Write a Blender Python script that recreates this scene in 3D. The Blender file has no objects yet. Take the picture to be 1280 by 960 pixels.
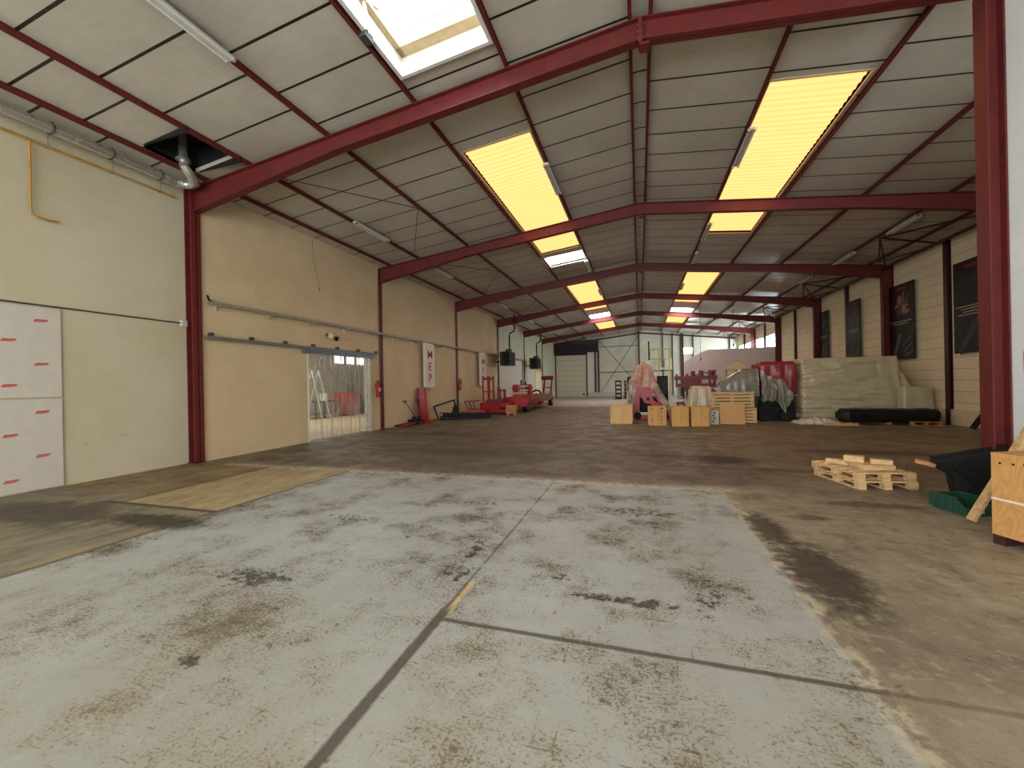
import bpy, bmesh, math, random
from mathutils import Vector, Matrix, noise as mnoise
R = math.radians
col = bpy.context.scene.collection
random.seed(7)
Y1, S = 6.59, 6.737          # first portal frame, bay length
def FY(k): return Y1 + (k-1)*S
XC = 0.11                     # ridge line
def zp(x): return 7.20 - .114*abs(x-XC)   # underside of roof panels
def zt(x): return zp(x) - .10             # top of rafters

# ------------------------------------------------------------ materials
def lin(c):
    c /= 255.
    return c/12.92 if c <= .04045 else ((c+.055)/1.055)**2.4
def rgb(r, g, b): return (lin(r), lin(g), lin(b), 1)
class NT:
    def __init__(s, name):
        s.m = bpy.data.materials.new(name); s.m.use_nodes = True
        s.t = s.m.node_tree; s.t.nodes.clear()
        s.out = s.n('ShaderNodeOutputMaterial')
    def n(s, t, **k):
        a = s.t.nodes.new(t)
        for q, v in k.items(): setattr(a, q, v)
        return a
    def l(s, a, b): s.t.links.new(a, b)
    def put(s, v, sock):
        if isinstance(v, (int, float)): sock.default_value = v
        elif isinstance(v, (tuple, list)): sock.default_value = v
        else: s.l(v, sock)
    def math(s, op, a, b=0.0, c=0.0, clamp=False):
        n = s.n('ShaderNodeMath', operation=op, use_clamp=clamp)
        s.put(a, n.inputs[0]); s.put(b, n.inputs[1]); s.put(c, n.inputs[2]); return n.outputs[0]
    def mix(s, f, a, b, mode='MIX'):
        n = s.n('ShaderNodeMix', data_type='RGBA', blend_type=mode)
        s.put(f, n.inputs[0]); s.put(a, n.inputs[6]); s.put(b, n.inputs[7]); return n.outputs[2]
    def coord(s, kind='Object'):
        return s.n('ShaderNodeTexCoord').outputs[kind]
    def mapv(s, v, sc):
        n = s.n('ShaderNodeMapping'); s.l(v, n.inputs[0]); n.inputs['Scale'].default_value = sc; return n.outputs[0]
    def noise(s, v, scale, det=4, rough=.55, dist=0):
        n = s.n('ShaderNodeTexNoise'); s.l(v, n.inputs['Vector'])
        n.inputs['Scale'].default_value = scale; n.inputs['Detail'].default_value = det
        n.inputs['Roughness'].default_value = rough; n.inputs['Distortion'].default_value = dist
        return n.outputs['Fac']
    def ramp(s, v, lo, hi, a=0.0, b=1.0):
        n = s.n('ShaderNodeMapRange', clamp=True, interpolation_type='SMOOTHSTEP')
        s.put(v, n.inputs[0]); n.inputs[1].default_value = lo; n.inputs[2].default_value = hi
        n.inputs[3].default_value = a; n.inputs[4].default_value = b; return n.outputs[0]
    def sep(s, v):
        n = s.n('ShaderNodeSeparateXYZ'); s.l(v, n.inputs[0]); return n.outputs
    def bsdf(s, colr, rough=.6, metal=0, spec=.5, height=None, bump=.2, dist=.01):
        b = s.n('ShaderNodeBsdfPrincipled')
        s.put(colr, b.inputs['Base Color']); s.put(rough, b.inputs['Roughness'])
        b.inputs['Metallic'].default_value = metal; b.inputs['Specular IOR Level'].default_value = spec
        if height is not None:
            n = s.n('ShaderNodeBump'); n.inputs['Strength'].default_value = bump; n.inputs['Distance'].default_value = dist
            s.l(height, n.inputs['Height']); s.l(n.outputs[0], b.inputs['Normal'])
        s.b = b
        return b.outputs[0]
    def done(s, sh): s.l(sh, s.out.inputs[0]); return s.m

def simple(name, c, rough=.6, metal=0, var=.15, scale=6, spec=.5, bump=.1):
    t = NT(name); v = t.coord(); f = t.noise(v, scale, 5)
    d = tuple(q*(1-var) for q in c[:3])+(1,); l = tuple(min(1, q*(1+var)) for q in c[:3])+(1,)
    cc = t.mix(t.ramp(f, .3, .7), d, l)
    return t.done(t.bsdf(cc, t.ramp(f, .3, .7, rough*.9, min(1, rough*1.1)), metal, spec, f, bump))
def wood(name, c, scale=2.5, dark=.62, axis=(1, 6, 6)):
    t = NT(name); v = t.mapv(t.coord(), axis)
    f = t.noise(v, scale, 6, .6, .6); g = t.noise(v, scale*9, 4, .6)
    d = tuple(q*dark for q in c[:3])+(1,)
    cc = t.mix(t.ramp(f, .35, .7), c, d); cc = t.mix(t.ramp(g, .5, .75, 0, .35), cc, d)
    return t.done(t.bsdf(cc, .65, 0, .3, g, .15))
def plywood(name, c):
    t = NT(name); v = t.mapv(t.coord(), (1.3, 1.3, .55))
    n = t.noise(v, 2.6, 2, .4, .2)
    w = t.math('FRACT', t.math('MULTIPLY', n, 20.0))
    w = t.ramp(t.math('ABSOLUTE', t.math('SUBTRACT', w, .5)), 0.05, .5)
    d = tuple(q*k for q, k in zip(c[:3], (.72, .58, .42)))+(1,)
    cc = t.mix(t.math('MULTIPLY', w, .42), c, d)
    kn = t.noise(t.coord(), 7.5, 1, .3); cc = t.mix(t.ramp(kn, .76, .79), cc, (d[0]*.4, d[1]*.35, d[2]*.3, 1))
    fine = t.noise(t.mapv(t.coord(), (3, 3, 60)), 3, 3)
    cc = t.mix(t.ramp(fine, .4, .8, 0, .25), cc, d)
    return t.done(t.bsdf(cc, .55, 0, .35, fine, .08))
def plastic(name, c, alpha, rough=.25, alpha2=None):
    t = NT(name); v = t.coord(); f = t.noise(v, 3.0, 5, .6, .8)
    sh = t.bsdf(c, rough, 0, .7, f, .5, .03)
    tr = t.n('ShaderNodeBsdfTransparent'); tr.inputs[0].default_value = (.95, .95, .92, 1)
    mx = t.n('ShaderNodeMixShader'); t.put(t.ramp(f, .3, .7, alpha, alpha2 or alpha+.15), mx.inputs[0])
    t.l(tr.outputs[0], mx.inputs[1]); t.l(sh, mx.inputs[2])
    return t.done(mx.outputs[0])
def emit(name, c, st, bands=None):
    t = NT(name); e = t.n('ShaderNodeEmission'); cc = c
    if bands:
        x, y, z = t.sep(t.coord())
        q = t.math('SINE', t.math('MULTIPLY', y, 2*math.pi/bands))
        f = t.noise(t.mapv(t.coord(), (.6, 6, 1)), 1.5, 3)
        cc = t.mix(t.ramp(q, .35, 1, 0, .45), c, (c[0]*.72, c[1]*.72, c[2]*.62, 1))  # dimmer bands put the corrugation shading into the glow
        cc = t.mix(t.ramp(f, .42, .72, 0, .55), cc, (c[0]*1.0, c[1]*.9, c[2]*.78, 1))
        sp = t.noise(t.coord(), 9, 3); cc = t.mix(t.ramp(sp, .73, .77, 0, .5), cc, (c[0]*.45, c[1]*.35, c[2]*.15, 1))
    t.put(cc, e.inputs[0]); e.inputs[1].default_value = st
    return t.done(e.outputs[0])

M = {}
def steelred():
    t = NT('oxide_red_steel'); f = t.noise(t.coord(), 3.5, 6, .6); g = t.noise(t.mapv(t.coord(), (9, 9, .8)), 2, 3)
    cc = t.mix(t.ramp(f, .3, .7), rgb(92, 34, 31), rgb(108, 39, 35)); cc = t.mix(t.ramp(g, .55, .75, 0, .35), cc, rgb(74, 26, 24))
    return t.done(t.bsdf(cc, .5, 0, .35, f, .08))
M['steel'] = steelred()
M['brown'] = simple('dark_brown_steel', rgb(62, 28, 26), .5)
M['red'] = simple('machine_red', rgb(168, 20, 25), .4, 0, .2, 5)
M['redd'] = simple('dark_machine_red', rgb(116, 20, 24), .45, 0, .25, 5)
M['pink'] = simple('faded_red', rgb(196, 70, 72), .5, 0, .2, 5)
M['black'] = simple('black_steel', rgb(20, 20, 20), .6, 0, .3, 5, .25)
M['rubber'] = simple('rubber', rgb(22, 22, 22), .8)
M['white'] = simple('white_paint', rgb(222, 220, 210), .5, 0, .05)
M['offwhite'] = simple('off_white', rgb(200, 196, 180), .6, 0, .08)
M['galv'] = simple('galvanised_metal', rgb(206, 202, 192), .26, .75, .05, 3)
M['tray'] = simple('dull_galvanised', rgb(158, 150, 132), .5, .2, .15)
M['grey'] = simple('grey_metal', rgb(120, 118, 112), .5, .3, .15)
M['dkgrey'] = simple('dark_grey', rgb(62, 64, 58), .6, 0, .3)
M['gas'] = simple('yellow_gas_pipe', rgb(182, 132, 44), .5, 0, .2)
M['heater'] = simple('heater_green', rgb(44, 52, 44), .5, .1, .35, 10)
M['bin'] = simple('green_plastic', rgb(34, 74, 56), .45, 0, .12)
M['wood'] = wood('pale_pallet_wood', rgb(222, 184, 130))
M['wood2'] = wood('warm_wood', rgb(196, 140, 86))
M['ply'] = plywood('pine_plywood', rgb(200, 150, 90))
M['box'] = wood('pale_plywood', rgb(224, 186, 124), 1.5, .85, (3, 3, 1))
M['box2'] = wood('amber_plywood', rgb(216, 168, 98), 1.5, .8, (3, 3, 1))
M['mdf'] = simple('chipboard', rgb(206, 160, 104), .7, 0, .06, 30)
M['card'] = simple('cardboard', rgb(204, 178, 136), .75, 0, .1)
M['hole'] = simple('dark_hole', rgb(20, 16, 12), .9)
M['bluegrey'] = simple('blue_grey_rail', rgb(98, 108, 120), .4, .3, .1)
M['yellow'] = simple('yellow_paint', rgb(196, 184, 84), .6)
M['logo'] = simple('red_print', rgb(196, 62, 48), .6, 0, .05)
M['logodark'] = simple('dark_red_print', rgb(128, 28, 30), .6, 0, .05)
M['letter'] = simple('crimson_lettering', rgb(176, 42, 52), .6, 0, .05)
M['cream_print'] = simple('cream_print', rgb(196, 186, 140), .6, 0, .05)
M['grey_print'] = simple('grey_print', rgb(88, 84, 76), .6, 0, .1)
M['tube'] = simple('fluorescent_tube_off', rgb(214, 214, 206), .3, 0, .03)
M['strap'] = simple('white_strap', rgb(214, 206, 192), .5, 0, .05)
M['film'] = plastic('clear_film', rgb(206, 198, 172), .3, .22, .75)
M['film_red'] = plastic('film_over_red', rgb(240, 196, 166), .22, .22, .62)
M['film_grey'] = plastic('grey_green_film', rgb(140, 140, 122), .6, .25, .95)
M['film_gr2'] = plastic('light_grey_film', rgb(206, 194, 158), .8, .3, .97)
M['red_cover'] = simple('red_cover', rgb(150, 46, 48), .35, 0, .25, 4, .6, .4)
M['crumple'] = simple('crumpled_film', rgb(214, 206, 180), .3, 0, .2, 12, .7, .8)
M['bagblack'] = simple('black_wrap', rgb(15, 15, 15), .45, 0, .4, 4, .35, .6)
M['yel'] = emit('daylit_yellow_sheet', (1.0, .45, .155, 1), 2.1, .178)
M['whitelit'] = emit('daylit_white_pane', (1, .98, .95, 1), 24.0)
M['whitelit2'] = emit('side_room_window_light', (.85, .93, 1, 1), 2.2)
M['winlit'] = emit('daylit_window', (.82, .92, 1, 1), 28.0)

def m_strip():
    t = NT('clear_pvc_strip'); v = t.mapv(t.coord(), (1, 1, .3))
    f = t.noise(v, 6, 3, .5, .5)
    sh = t.bsdf(rgb(214, 210, 198), .15, 0, .6, f, .2)
    tr = t.n('ShaderNodeBsdfTransparent'); tr.inputs[0].default_value = (.93, .92, .86, 1)
    mx = t.n('ShaderNodeMixShader'); t.put(t.ramp(f, .35, .7, .2, .46), mx.inputs[0])
    t.l(tr.outputs[0], mx.inputs[1]); t.l(sh, mx.inputs[2]); return t.done(mx.outputs[0])
M['strip'] = m_strip()

def m_wall(name, c1, c2, brick=True, bw=.5, bh=.2, mortar=.006, dirt=True, plank=False, k=.90):
    t = NT(name); co = t.coord(); x, y, z = t.sep(co)
    n = t.noise(co, .6, 5, .6); f = t.noise(co, 7, 4)
    cc = t.mix(t.ramp(n, .3, .7), c1, c2)
    h = f
    cmb = t.n('ShaderNodeCombineXYZ'); t.l(t.math('ADD', x, y), cmb.inputs[0]); t.l(z, cmb.inputs[1])
    b = t.n('ShaderNodeTexBrick'); t.l(cmb.outputs[0], b.inputs['Vector'])
    b.inputs['Scale'].default_value = 1; b.inputs['Brick Width'].default_value = 60 if plank else bw
    b.inputs['Row Height'].default_value = bh; b.inputs['Mortar Size'].default_value = mortar
    b.inputs['Color1'].default_value = (1, 1, 1, 1); b.inputs['Color2'].default_value = (.97, .97, .97, 1)
    b.inputs['Mortar'].default_value = (k, k*.98, k*.96, 1)
    if brick: cc = t.mix(1.0, cc, b.outputs['Color'], 'MULTIPLY')
    if dirt:
        g = t.noise(t.mapv(co, (1, 1, 1)), 2.2, 7, .7)
        low = t.ramp(z, .1, 2.6, 1, .12)
        cc = t.mix(t.math('MULTIPLY', t.ramp(g, .60, .74, 0, .55), low), cc, (c2[0]*.5, c2[1]*.46, c2[2]*.36, 1))
        g2 = t.noise(co, 14, 3, .6); cc = t.mix(t.math('MULTIPLY', t.ramp(g2, .70, .76, 0, .6), low), cc, rgb(70, 60, 45))
    return t.done(t.bsdf(cc, .7, 0, .25, f, .05))
M['wall1'] = m_wall('cream_block_wall', rgb(206, 196, 168), rgb(196, 184, 152), mortar=.004, k=.955)
M['wall2'] = m_wall('warm_block_wall', rgb(222, 200, 162), rgb(210, 186, 146), mortar=.005, k=.93, dirt=False)
M['siding'] = m_wall('long_panel_wall', rgb(248, 234, 200), rgb(238, 222, 182), bh=.36, mortar=.012, plank=True, dirt=False, k=.66)
M['wallwhite'] = m_wall('white_block_wall', rgb(240, 240, 236), rgb(230, 230, 224), bw=.4, bh=.2, mortar=.003, k=.92, dirt=False)
M['pinkwall'] = m_wall('pinkish_panel_wall', rgb(220, 204, 200), rgb(206, 190, 184), bh=.5, mortar=.01, plank=True, dirt=False, k=.86)
M['endwall'] = m_wall('end_panel_wall', rgb(228, 226, 206), rgb(212, 210, 190), bh=.45, mortar=.01, plank=True, dirt=False, k=.85)
M['dark'] = simple('dark_lintel', rgb(34, 30, 26), .7)

def m_corr():
    t = NT('ribbed_light_panel'); x, y, z = t.sep(t.coord())
    q = t.math('SINE', t.math('MULTIPLY', y, 2*math.pi/.9))
    cc = t.mix(t.ramp(q, .93, 1), rgb(198, 200, 172), rgb(150, 152, 126))
    return t.done(t.bsdf(cc, .5, 0, .4))
M['corr'] = m_corr()

def m_ceiling():
    t = NT('roof_panel'); uv = t.coord('UV'); u, v, w = t.sep(uv); co = t.coord()
    fr = t.math('FRACT', v)
    ln = t.math('LESS_THAN', fr, .05)
    n = t.noise(co, .5, 4, .6); f = t.noise(t.mapv(co, (1, 5, 1)), 3, 5, .6)
    pn = t.n('ShaderNodeTexWhiteNoise', noise_dimensions='2D')
    cm = t.n('ShaderNodeCombineXYZ'); t.l(t.math('FLOOR', v), cm.inputs[0]); t.l(t.math('FLOOR', t.math('MULTIPLY', u, 3.0)), cm.inputs[1]); t.l(cm.outputs[0], pn.inputs['Vector'])
    cc = t.mix(t.ramp(n, .3, .7), rgb(204, 196, 178), rgb(186, 178, 160))
    cc = t.mix(t.ramp(f, .35, .8, 0, .3), cc, rgb(166, 160, 150))
    cc = t.mix(t.math('MULTIPLY', pn.outputs[0], .12), cc, rgb(146, 138, 130))
    cc = t.mix(ln, cc, rgb(36, 32, 26))
    return t.done(t.bsdf(cc, .36, 0, .4, f, .05))
M['ceil'] = m_ceiling()

def m_floor():
    t = NT('workshop_floor'); co = t.coord(); x, y, z = t.sep(co)
    n1 = t.noise(co, .35, 6, .65); n2 = t.noise(co, 1.6, 7, .7); n3 = t.noise(co, 9, 6, .7)
    n4 = t.noise(t.mapv(co, (1, 1.25, 1)), 48, 6, .78); nst = t.noise(t.mapv(co, (2.2, .7, 1)), 2.2, 7, .75)
    nbig = t.noise(co, .8, 3, .5)
    # distorted coordinates
    dx = t.math('ADD', x, t.math('MULTIPLY', t.math('SUBTRACT', n3, .5), .10))
    dy = t.math('ADD', y, t.math('MULTIPLY', t.math('SUBTRACT', n3, .5), .12))
    def band(c, a, b, e=.015):     # 1 inside a<c<b
        return t.math('MULTIPLY', t.ramp(c, a-e, a+e), t.ramp(c, b-e, b+e, 1, 0))
    def AND(*a):
        r = a[0]
        for q in a[1:]: r = t.math('MULTIPLY', r, q)
        return r
    # bare concrete
    bare = t.mix(t.ramp(n1, .32, .68), rgb(160, 148, 124), rgb(128, 116, 96))
    bare = t.mix(t.ramp(n2, .42, .72, 0, .75), bare, rgb(96, 86, 72))
    bare = t.mix(t.ramp(nst, .50, .72, 0, .6), bare, rgb(82, 73, 60))
    bare = t.mix(t.ramp(n3, .52, .68, 0, .55), bare, rgb(178, 164, 132))
    bare = t.mix(t.ramp(n4, .54, .66, 0, .5), bare, rgb(66, 58, 46))
    nS = t.noise(t.mapv(co, (1, 1.6, 1)), 4.5, 8, .75, .4); bare = t.mix(t.ramp(nS, .57, .66, 0, .6), bare, rgb(70, 61, 50)); bare = t.mix(t.ramp(nS, .36, .42, .45, 0), bare, rgb(176, 164, 136))
    # aisle darker behind frame 1
    aisle = AND(t.ramp(y, 6.4, 7.2), t.ramp(y, 9, 30, 1, .55))
    near_right = t.ramp(x, 1.3, 3.2, 1, .45)
    bare = t.mix(t.math('MULTIPLY', t.math('MULTIPLY', aisle, near_right), t.ramp(n2, .2, .8, .5, .8)), bare, rgb(80, 71, 60))
    # smoother grey far zone
    far = t.math('MULTIPLY', t.ramp(dy, 26.8, 27.4), t.ramp(x, .5, 1.5, 1, .6))
    bare = t.mix(far, bare, t.mix(t.ramp(n2, .3, .7), rgb(164, 158, 150), rgb(146, 140, 130)))
    # left yellow strip and left grey area
    ly = AND(band(dx, -7.2, -5.33), band(dy, 3.97, 6.5, .05))
    c = t.mix(t.ramp(nst, .35, .75), rgb(178, 158, 118), rgb(134, 116, 84)); c = t.mix(t.ramp(n4, .56, .72, 0, .6), c, rgb(98, 82, 58))
    bare = t.mix(ly, bare, c)
    lt = AND(t.ramp(dx, -7.22, -7.18, 1, 0), t.ramp(dy, 4.1, 4.6), t.ramp(dy, 6.4, 6.7, 1, 0))
    c = t.mix(t.ramp(n2, .35, .7), rgb(140, 122, 88), rgb(108, 92, 66)); bare = t.mix(lt, bare, c)
    lg = AND(t.ramp(dx, -5.35, -5.31, 1, 0), t.ramp(dy, 3.95, 4.0, 1, 0))
    c = t.mix(t.ramp(nst, .35, .7), rgb(138, 130, 108), rgb(92, 84, 68))
    c = t.mix(t.ramp(n2, .45, .62, 0, .7), c, rgb(150, 134, 98)); bare = t.mix(lg, bare, c)
    # painted slab
    paint = AND(t.ramp(x, -5.34, -5.31), t.ramp(dx, 1.09, 1.12, 1, 0), t.ramp(dy, 6.56, 6.62, 1, 0))
    p = t.mix(t.ramp(n1, .3, .7), rgb(172, 174, 168), rgb(154, 154, 144))
    p = t.mix(t.ramp(n2, .45, .78, 0, .55), p, rgb(148, 136, 108))
    p = t.mix(t.ramp(n3, .52, .8, 0, .35), p, rgb(200, 202, 190))
    nM = t.noise(t.mapv(co, (1, 1.15, 1)), 12, 9, .8, .3)
    mod = t.math('ADD', t.math('MULTIPLY', t.math('SUBTRACT', n2, .5), .45), t.math('MULTIPLY', t.math('SUBTRACT', nbig, .5), .28))
    lowf = t.ramp(t.math('ADD', n4, t.math('MULTIPLY', mod, 1.3)), .50, .62)
    p = t.mix(t.math('MULTIPLY', lowf, .38), p, rgb(128, 114, 88))
    chip = t.ramp(t.math('ADD', n4, mod), .562, .592)
    p = t.mix(t.math('MULTIPLY', chip, .8), p, rgb(84, 73, 56))
    chip2 = t.ramp(t.math('ADD', nM, t.math('MULTIPLY', mod, .8)), .600, .617)
    p = t.mix(t.math('MULTIPLY', chip2, .85), p, rgb(62, 53, 42))
    fl = t.noise(t.mapv(co, (1, 9, 1)), 5, 5, .75, .2); p = t.mix(t.ramp(t.math('ADD', fl, t.math('MULTIPLY', mod, .4)),   .615, .635, 0, .7), p, rgb(74, 64, 52))
    fl2 = t.noise(t.mapv(co, (11, 1, 1)), 4, 5, .75, .2); p = t.mix(t.ramp(t.math('ADD', fl2, t.math('MULTIPLY', mod, .4)), .62, .64, 0, .65), p, rgb(82, 70, 58))
    rd = t.noise(t.mapv(co, (3, 1, 1)), 7, 1, .3); p = t.mix(t.ramp(rd, .80, .805, 0, .9), p, rgb(190, 40, 36))
    # near warm worn zone
    worn = AND(t.ramp(y, 1.2, 3.4, 1, 0), t.ramp(n2, .3, .7, .2, .8)); p = t.mix(t.math('MULTIPLY', worn, .55), p, rgb(150, 138, 108))
    cc = t.mix(paint, bare, p)
    # pale eroded edge round the slab
    e1 = AND(band(dy, 6.5, 6.72, .05), band(x, -8.5, 1.3, .1), t.ramp(n3, .42, .55))
    e2 = AND(band(dx, 1.06, 1.2, .04), band(y, 1.0, 6.7, .1), t.ramp(n3, .44, .56), t.ramp(n2, .35, .6, .3, 1))
    cc = t.mix(t.math('MULTIPLY', t.math('MAXIMUM', e1, e2), .6), cc, rgb(204, 192, 162))
    # joints
    wob = t.math('MULTIPLY', t.math('SUBTRACT', n3, .5), .03)
    xw = t.math('ADD', x, wob); yw = t.math('ADD', y, wob)
    j1 = AND(band(xw, -1.385, -1.315, .012), t.ramp(y, 2.6, 2.75, 1, 0))
    j1b = AND(band(xw, -1.37, -1.345, .01), band(y, 2.6, 6.5, .02), t.ramp(n2, .35, .55, .25, .9))
    j2 = AND(band(yw, 2.51, 2.55, .01), band(x, -1.35, 1.85, .02), t.ramp(x, 1.05, 1.2, 1, .5))
    j3 = AND(band(xw, -5.375, -5.30, .012), t.ramp(y, 6.5, 6.6, 1, 0))
    j4 = AND(band(xw, -7.235, -7.185, .01), band(y, 3.95, 6.2, .02))
    j5 = AND(band(yw, 3.93, 4.02, .012), band(x, -7.5, -5.3, .02))
    j = j1
    for q in (j1b, j2, t.math('MULTIPLY', j3, .75), j4, j5): j = t.math('MAXIMUM', j, q)
    yel = AND(band(xw, -1.35, -1.30, .012), band(y, 2.6, 3.1, .05)); cc = t.mix(t.math('MULTIPLY', yel, .7), cc, rgb(206, 176, 110))
    cc = t.mix(t.math('MULTIPLY', j, .85), cc, rgb(72, 62, 52))
    # oil stains (cx, cy, rx, ry, strength)
    for cx, cy, rx, ry, st in ((-3.15, 2.68, .34, .13, .8), (-5.75, 3.52, .75, .2, .9), (-7.6, 3.4, 1.1, .45, .75), (-2.57, 1.73, .09, .05, .9),
            (-.1, 5.25, .5, .16, .7), (-.66, 3.34, .1, .05, .7), (-.02, 3.1, .25, .07, .8), (-.35, 3.1, .18, .05, .7), (1.5, 9.08, .62, .42, .95), (.5, 9.3, .7, .2, .8),
            (1.40, 3.95, .24, .62, .85), (1.28, 5.0, .15, .45, .8), (-1.55, 3.7, .07, .25, .8), (-1.5, 3.2, .1, .12, .7), (.45, 3.35, .1, .3, .5),
            (2.7, 6.2, .5, .12, .6), (1.83, 5.5, .2, .1, .6), (2.2, 8.2, .8, .15, .5), (-3.4, 4.2, .3, .12, .55), (-2.1, 5.2, .25, .1, .6), (4.6, 10.5, 1.2, .3, .6), (-3, 9, 2.5, .5, .4), (-6.2, 12.2, 1.6, .4, .5)):
        ax = t.math('DIVIDE', t.math('SUBTRACT', x, cx), rx); ay = t.math('DIVIDE', t.math('SUBTRACT', y, cy), ry)
        d = t.math('SQRT', t.math('ADD', t.math('MULTIPLY', ax, ax), t.math('MULTIPLY', ay, ay)))
        d = t.math('ADD', d, t.math('MULTIPLY', t.math('SUBTRACT', n3 if rx < .8 else n2, .5), 2.2 if rx < .8 else 3.0))
        fd = t.ramp(d, .6, 1.5, st, 0)
        if cx > -5.4 and cx < 1.05 and cy < 6.5: fd = t.math('MULTIPLY', t.ramp(t.math('ADD', nM, t.math('MULTIPLY', fd, .17)), .60, .62), t.math('MULTIPLY', t.ramp(d, 1.4, 1.9, 1, 0), .85))
        cc = t.mix(fd, cc, rgb(52, 45, 37))
    rough = t.ramp(n2, .3, .7, .45, .75)
    hh = t.math('ADD', t.math('MULTIPLY', n4, .4), n3)
    return t.done(t.bsdf(cc, rough, 0, .35, hh, .25, .01))
M['floor'] = m_floor()

# ------------------------------------------------------------ geometry
def wloc(o):
    v = Vector((0, 0, 0))
    while o is not None: v += o.location; o = o.parent
    return v
class MB:
    def __init__(s): s.v = []; s.f = []; s.sm = []; s.uv = None
    def add(s, vs, fs, smooth=False):
        k = len(s.v); s.v += [Vector(q) for q in vs]; s.f += [tuple(i+k for i in f) for f in fs]; s.sm += [smooth]*len(fs); return s
    def box(s, x0, y0, z0, x1, y1, z1):
        x0, x1 = sorted((x0, x1)); y0, y1 = sorted((y0, y1)); z0, z1 = sorted((z0, z1))
        return s.add([(x0,y0,z0),(x1,y0,z0),(x1,y1,z0),(x0,y1,z0),(x0,y0,z1),(x1,y0,z1),(x1,y1,z1),(x0,y1,z1)],
            [(0,3,2,1),(4,5,6,7),(0,1,5,4),(1,2,6,5),(2,3,7,6),(3,0,4,7)])
    def obox(s, c, sx, sy, sz, rx=0, ry=0, rz=0):
        m = Matrix.Translation(c) @ Matrix.Rotation(rz, 4, 'Z') @ Matrix.Rotation(ry, 4, 'Y') @ Matrix.Rotation(rx, 4, 'X')
        vs = [m @ Vector((a*sx/2, b*sy/2, d*sz/2)) for d in (-1, 1) for a, b in ((-1,-1),(1,-1),(1,1),(-1,1))]
        return s.add(vs, [(0,3,2,1),(4,5,6,7),(0,1,5,4),(1,2,6,5),(2,3,7,6),(3,0,4,7)])
    def bar(s, a, b, w, h=None, up=(0, 0, 1)):
        h = h or w; a = Vector(a); b = Vector(b); d = (b-a).normalized(); up = Vector(up)
        if abs(d.dot(up)) > .98: up = Vector((0, 1, 0)) if abs(d.y) < .9 else Vector((1, 0, 0))
        x = d.cross(up).normalized()*w/2; y = x.cross(d).normalized()*h/2
        vs = [p+i*x+j*y for p in (a, b) for i, j in ((-1,-1),(1,-1),(1,1),(-1,1))]
        return s.add(vs, [(0,3,2,1),(4,5,6,7),(0,1,5,4),(1,2,6,5),(2,3,7,6),(3,0,4,7)])
    def tube(s, pts, r, n=10, caps=True):
        pts = [Vector(p) for p in pts]; k = len(pts); vs = []; fs = []
        for i, p in enumerate(pts):
            d = ((pts[min(i+1, k-1)]-p).normalized() + (p-pts[max(i-1, 0)]).normalized()).normalized()
            u = Vector((0, 0, 1)) if abs(d.z) < .9 else Vector((0, 1, 0))
            a = d.cross(u).normalized(); b = a.cross(d)
            rr = r[i] if isinstance(r, (list, tuple)) else r
            vs += [p+(a*math.cos(2*math.pi*j/n)+b*math.sin(2*math.pi*j/n))*rr for j in range(n)]
        for i in range(k-1):
            for j in range(n):
                j2 = (j+1) % n; fs.append((i*n+j, i*n+j2, (i+1)*n+j2, (i+1)*n+j))
        s.add(vs, fs, True)
        if caps: s.add([vs[j] for j in range(n)], [tuple(range(n))]); s.add([vs[(k-1)*n+j] for j in range(n)], [tuple(reversed(range(n)))])
        return s
    def prism(s, poly, d, off):       # poly: 3D points, extruded by vector d
        n = len(poly); off = Vector(off); a = [Vector(p)+off for p in poly]; d = Vector(d)
        return s.add(a+[p+d for p in a], [tuple(reversed(range(n))), tuple(range(n, 2*n))]+[(i, (i+1) % n, n+(i+1) % n, n+i) for i in range(n)])
    def loft(s, rings, cap=True, smooth=True, closed=True):
        n = len(rings[0]); vs = [p for r in rings for p in r]; fs = []
        for i in range(len(rings)-1):
            for j in range(n if closed else n-1):
                j2 = (j+1) % n; fs.append((i*n+j, i*n+j2, (i+1)*n+j2, (i+1)*n+j))
        if cap and closed: fs.append(tuple((len(rings)-1)*n+j for j in range(n)))
        return s.add(vs, fs, smooth)
    def build(s, name, mat, parent=None, origin=None, uv=None):
        me = bpy.data.meshes.new(name)
        o = bpy.data.objects.new(name, me); col.objects.link(o)
        off = wloc(parent) if parent else Vector(origin or (0, 0, 0))
        bm = bmesh.new(); vv = [bm.verts.new(v-off) for v in s.v]; fl = []
        for f, sm in zip(s.f, s.sm):
            try: q = bm.faces.new([vv[i] for i in f]); q.smooth = sm
            except ValueError: pass
        bmesh.ops.recalc_face_normals(bm, faces=bm.faces)
        if uv:
            L = bm.loops.layers.uv.new('UVMap')
            for f in bm.faces:
                for lp in f.loops: lp[L].uv = uv(lp.vert.co + off)
        bm.to_mesh(me); bm.free()
        me.materials.append(M[mat] if isinstance(mat, str) else mat)
        if parent: o.parent = parent
        else: o.location = off
        return o
def bevel(o, w=.006, seg=2):
    b = o.modifiers.new('bevel', 'BEVEL'); b.width = w; b.segments = seg; b.limit_method = 'ANGLE'; return o
def tag(o, label=None, cat=None, group=None, kind=None):
    if label: o['label'] = label
    if cat: o['category'] = cat
    if group: o['group'] = group
    if kind: o['kind'] = kind
    return o
def thing(name, loc, label, cat, group=None, rz=0):
    o = bpy.data.objects.new(name, None); col.objects.link(o); o.location = loc; o.rotation_euler.z = rz
    o.empty_display_size = .2
    return tag(o, label, cat, group)
def struct(o, label=None): return tag(o, label, None, None, 'structure')
def copy_tree(o, parent=None):
    c = o.copy(); col.objects.link(c)
    if parent: c.parent = parent
    for ch in list(o.children): copy_tree(ch, c)
    return c
def nz(x, y=0, z=0): return mnoise.noise(Vector((x, y, z)))

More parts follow.
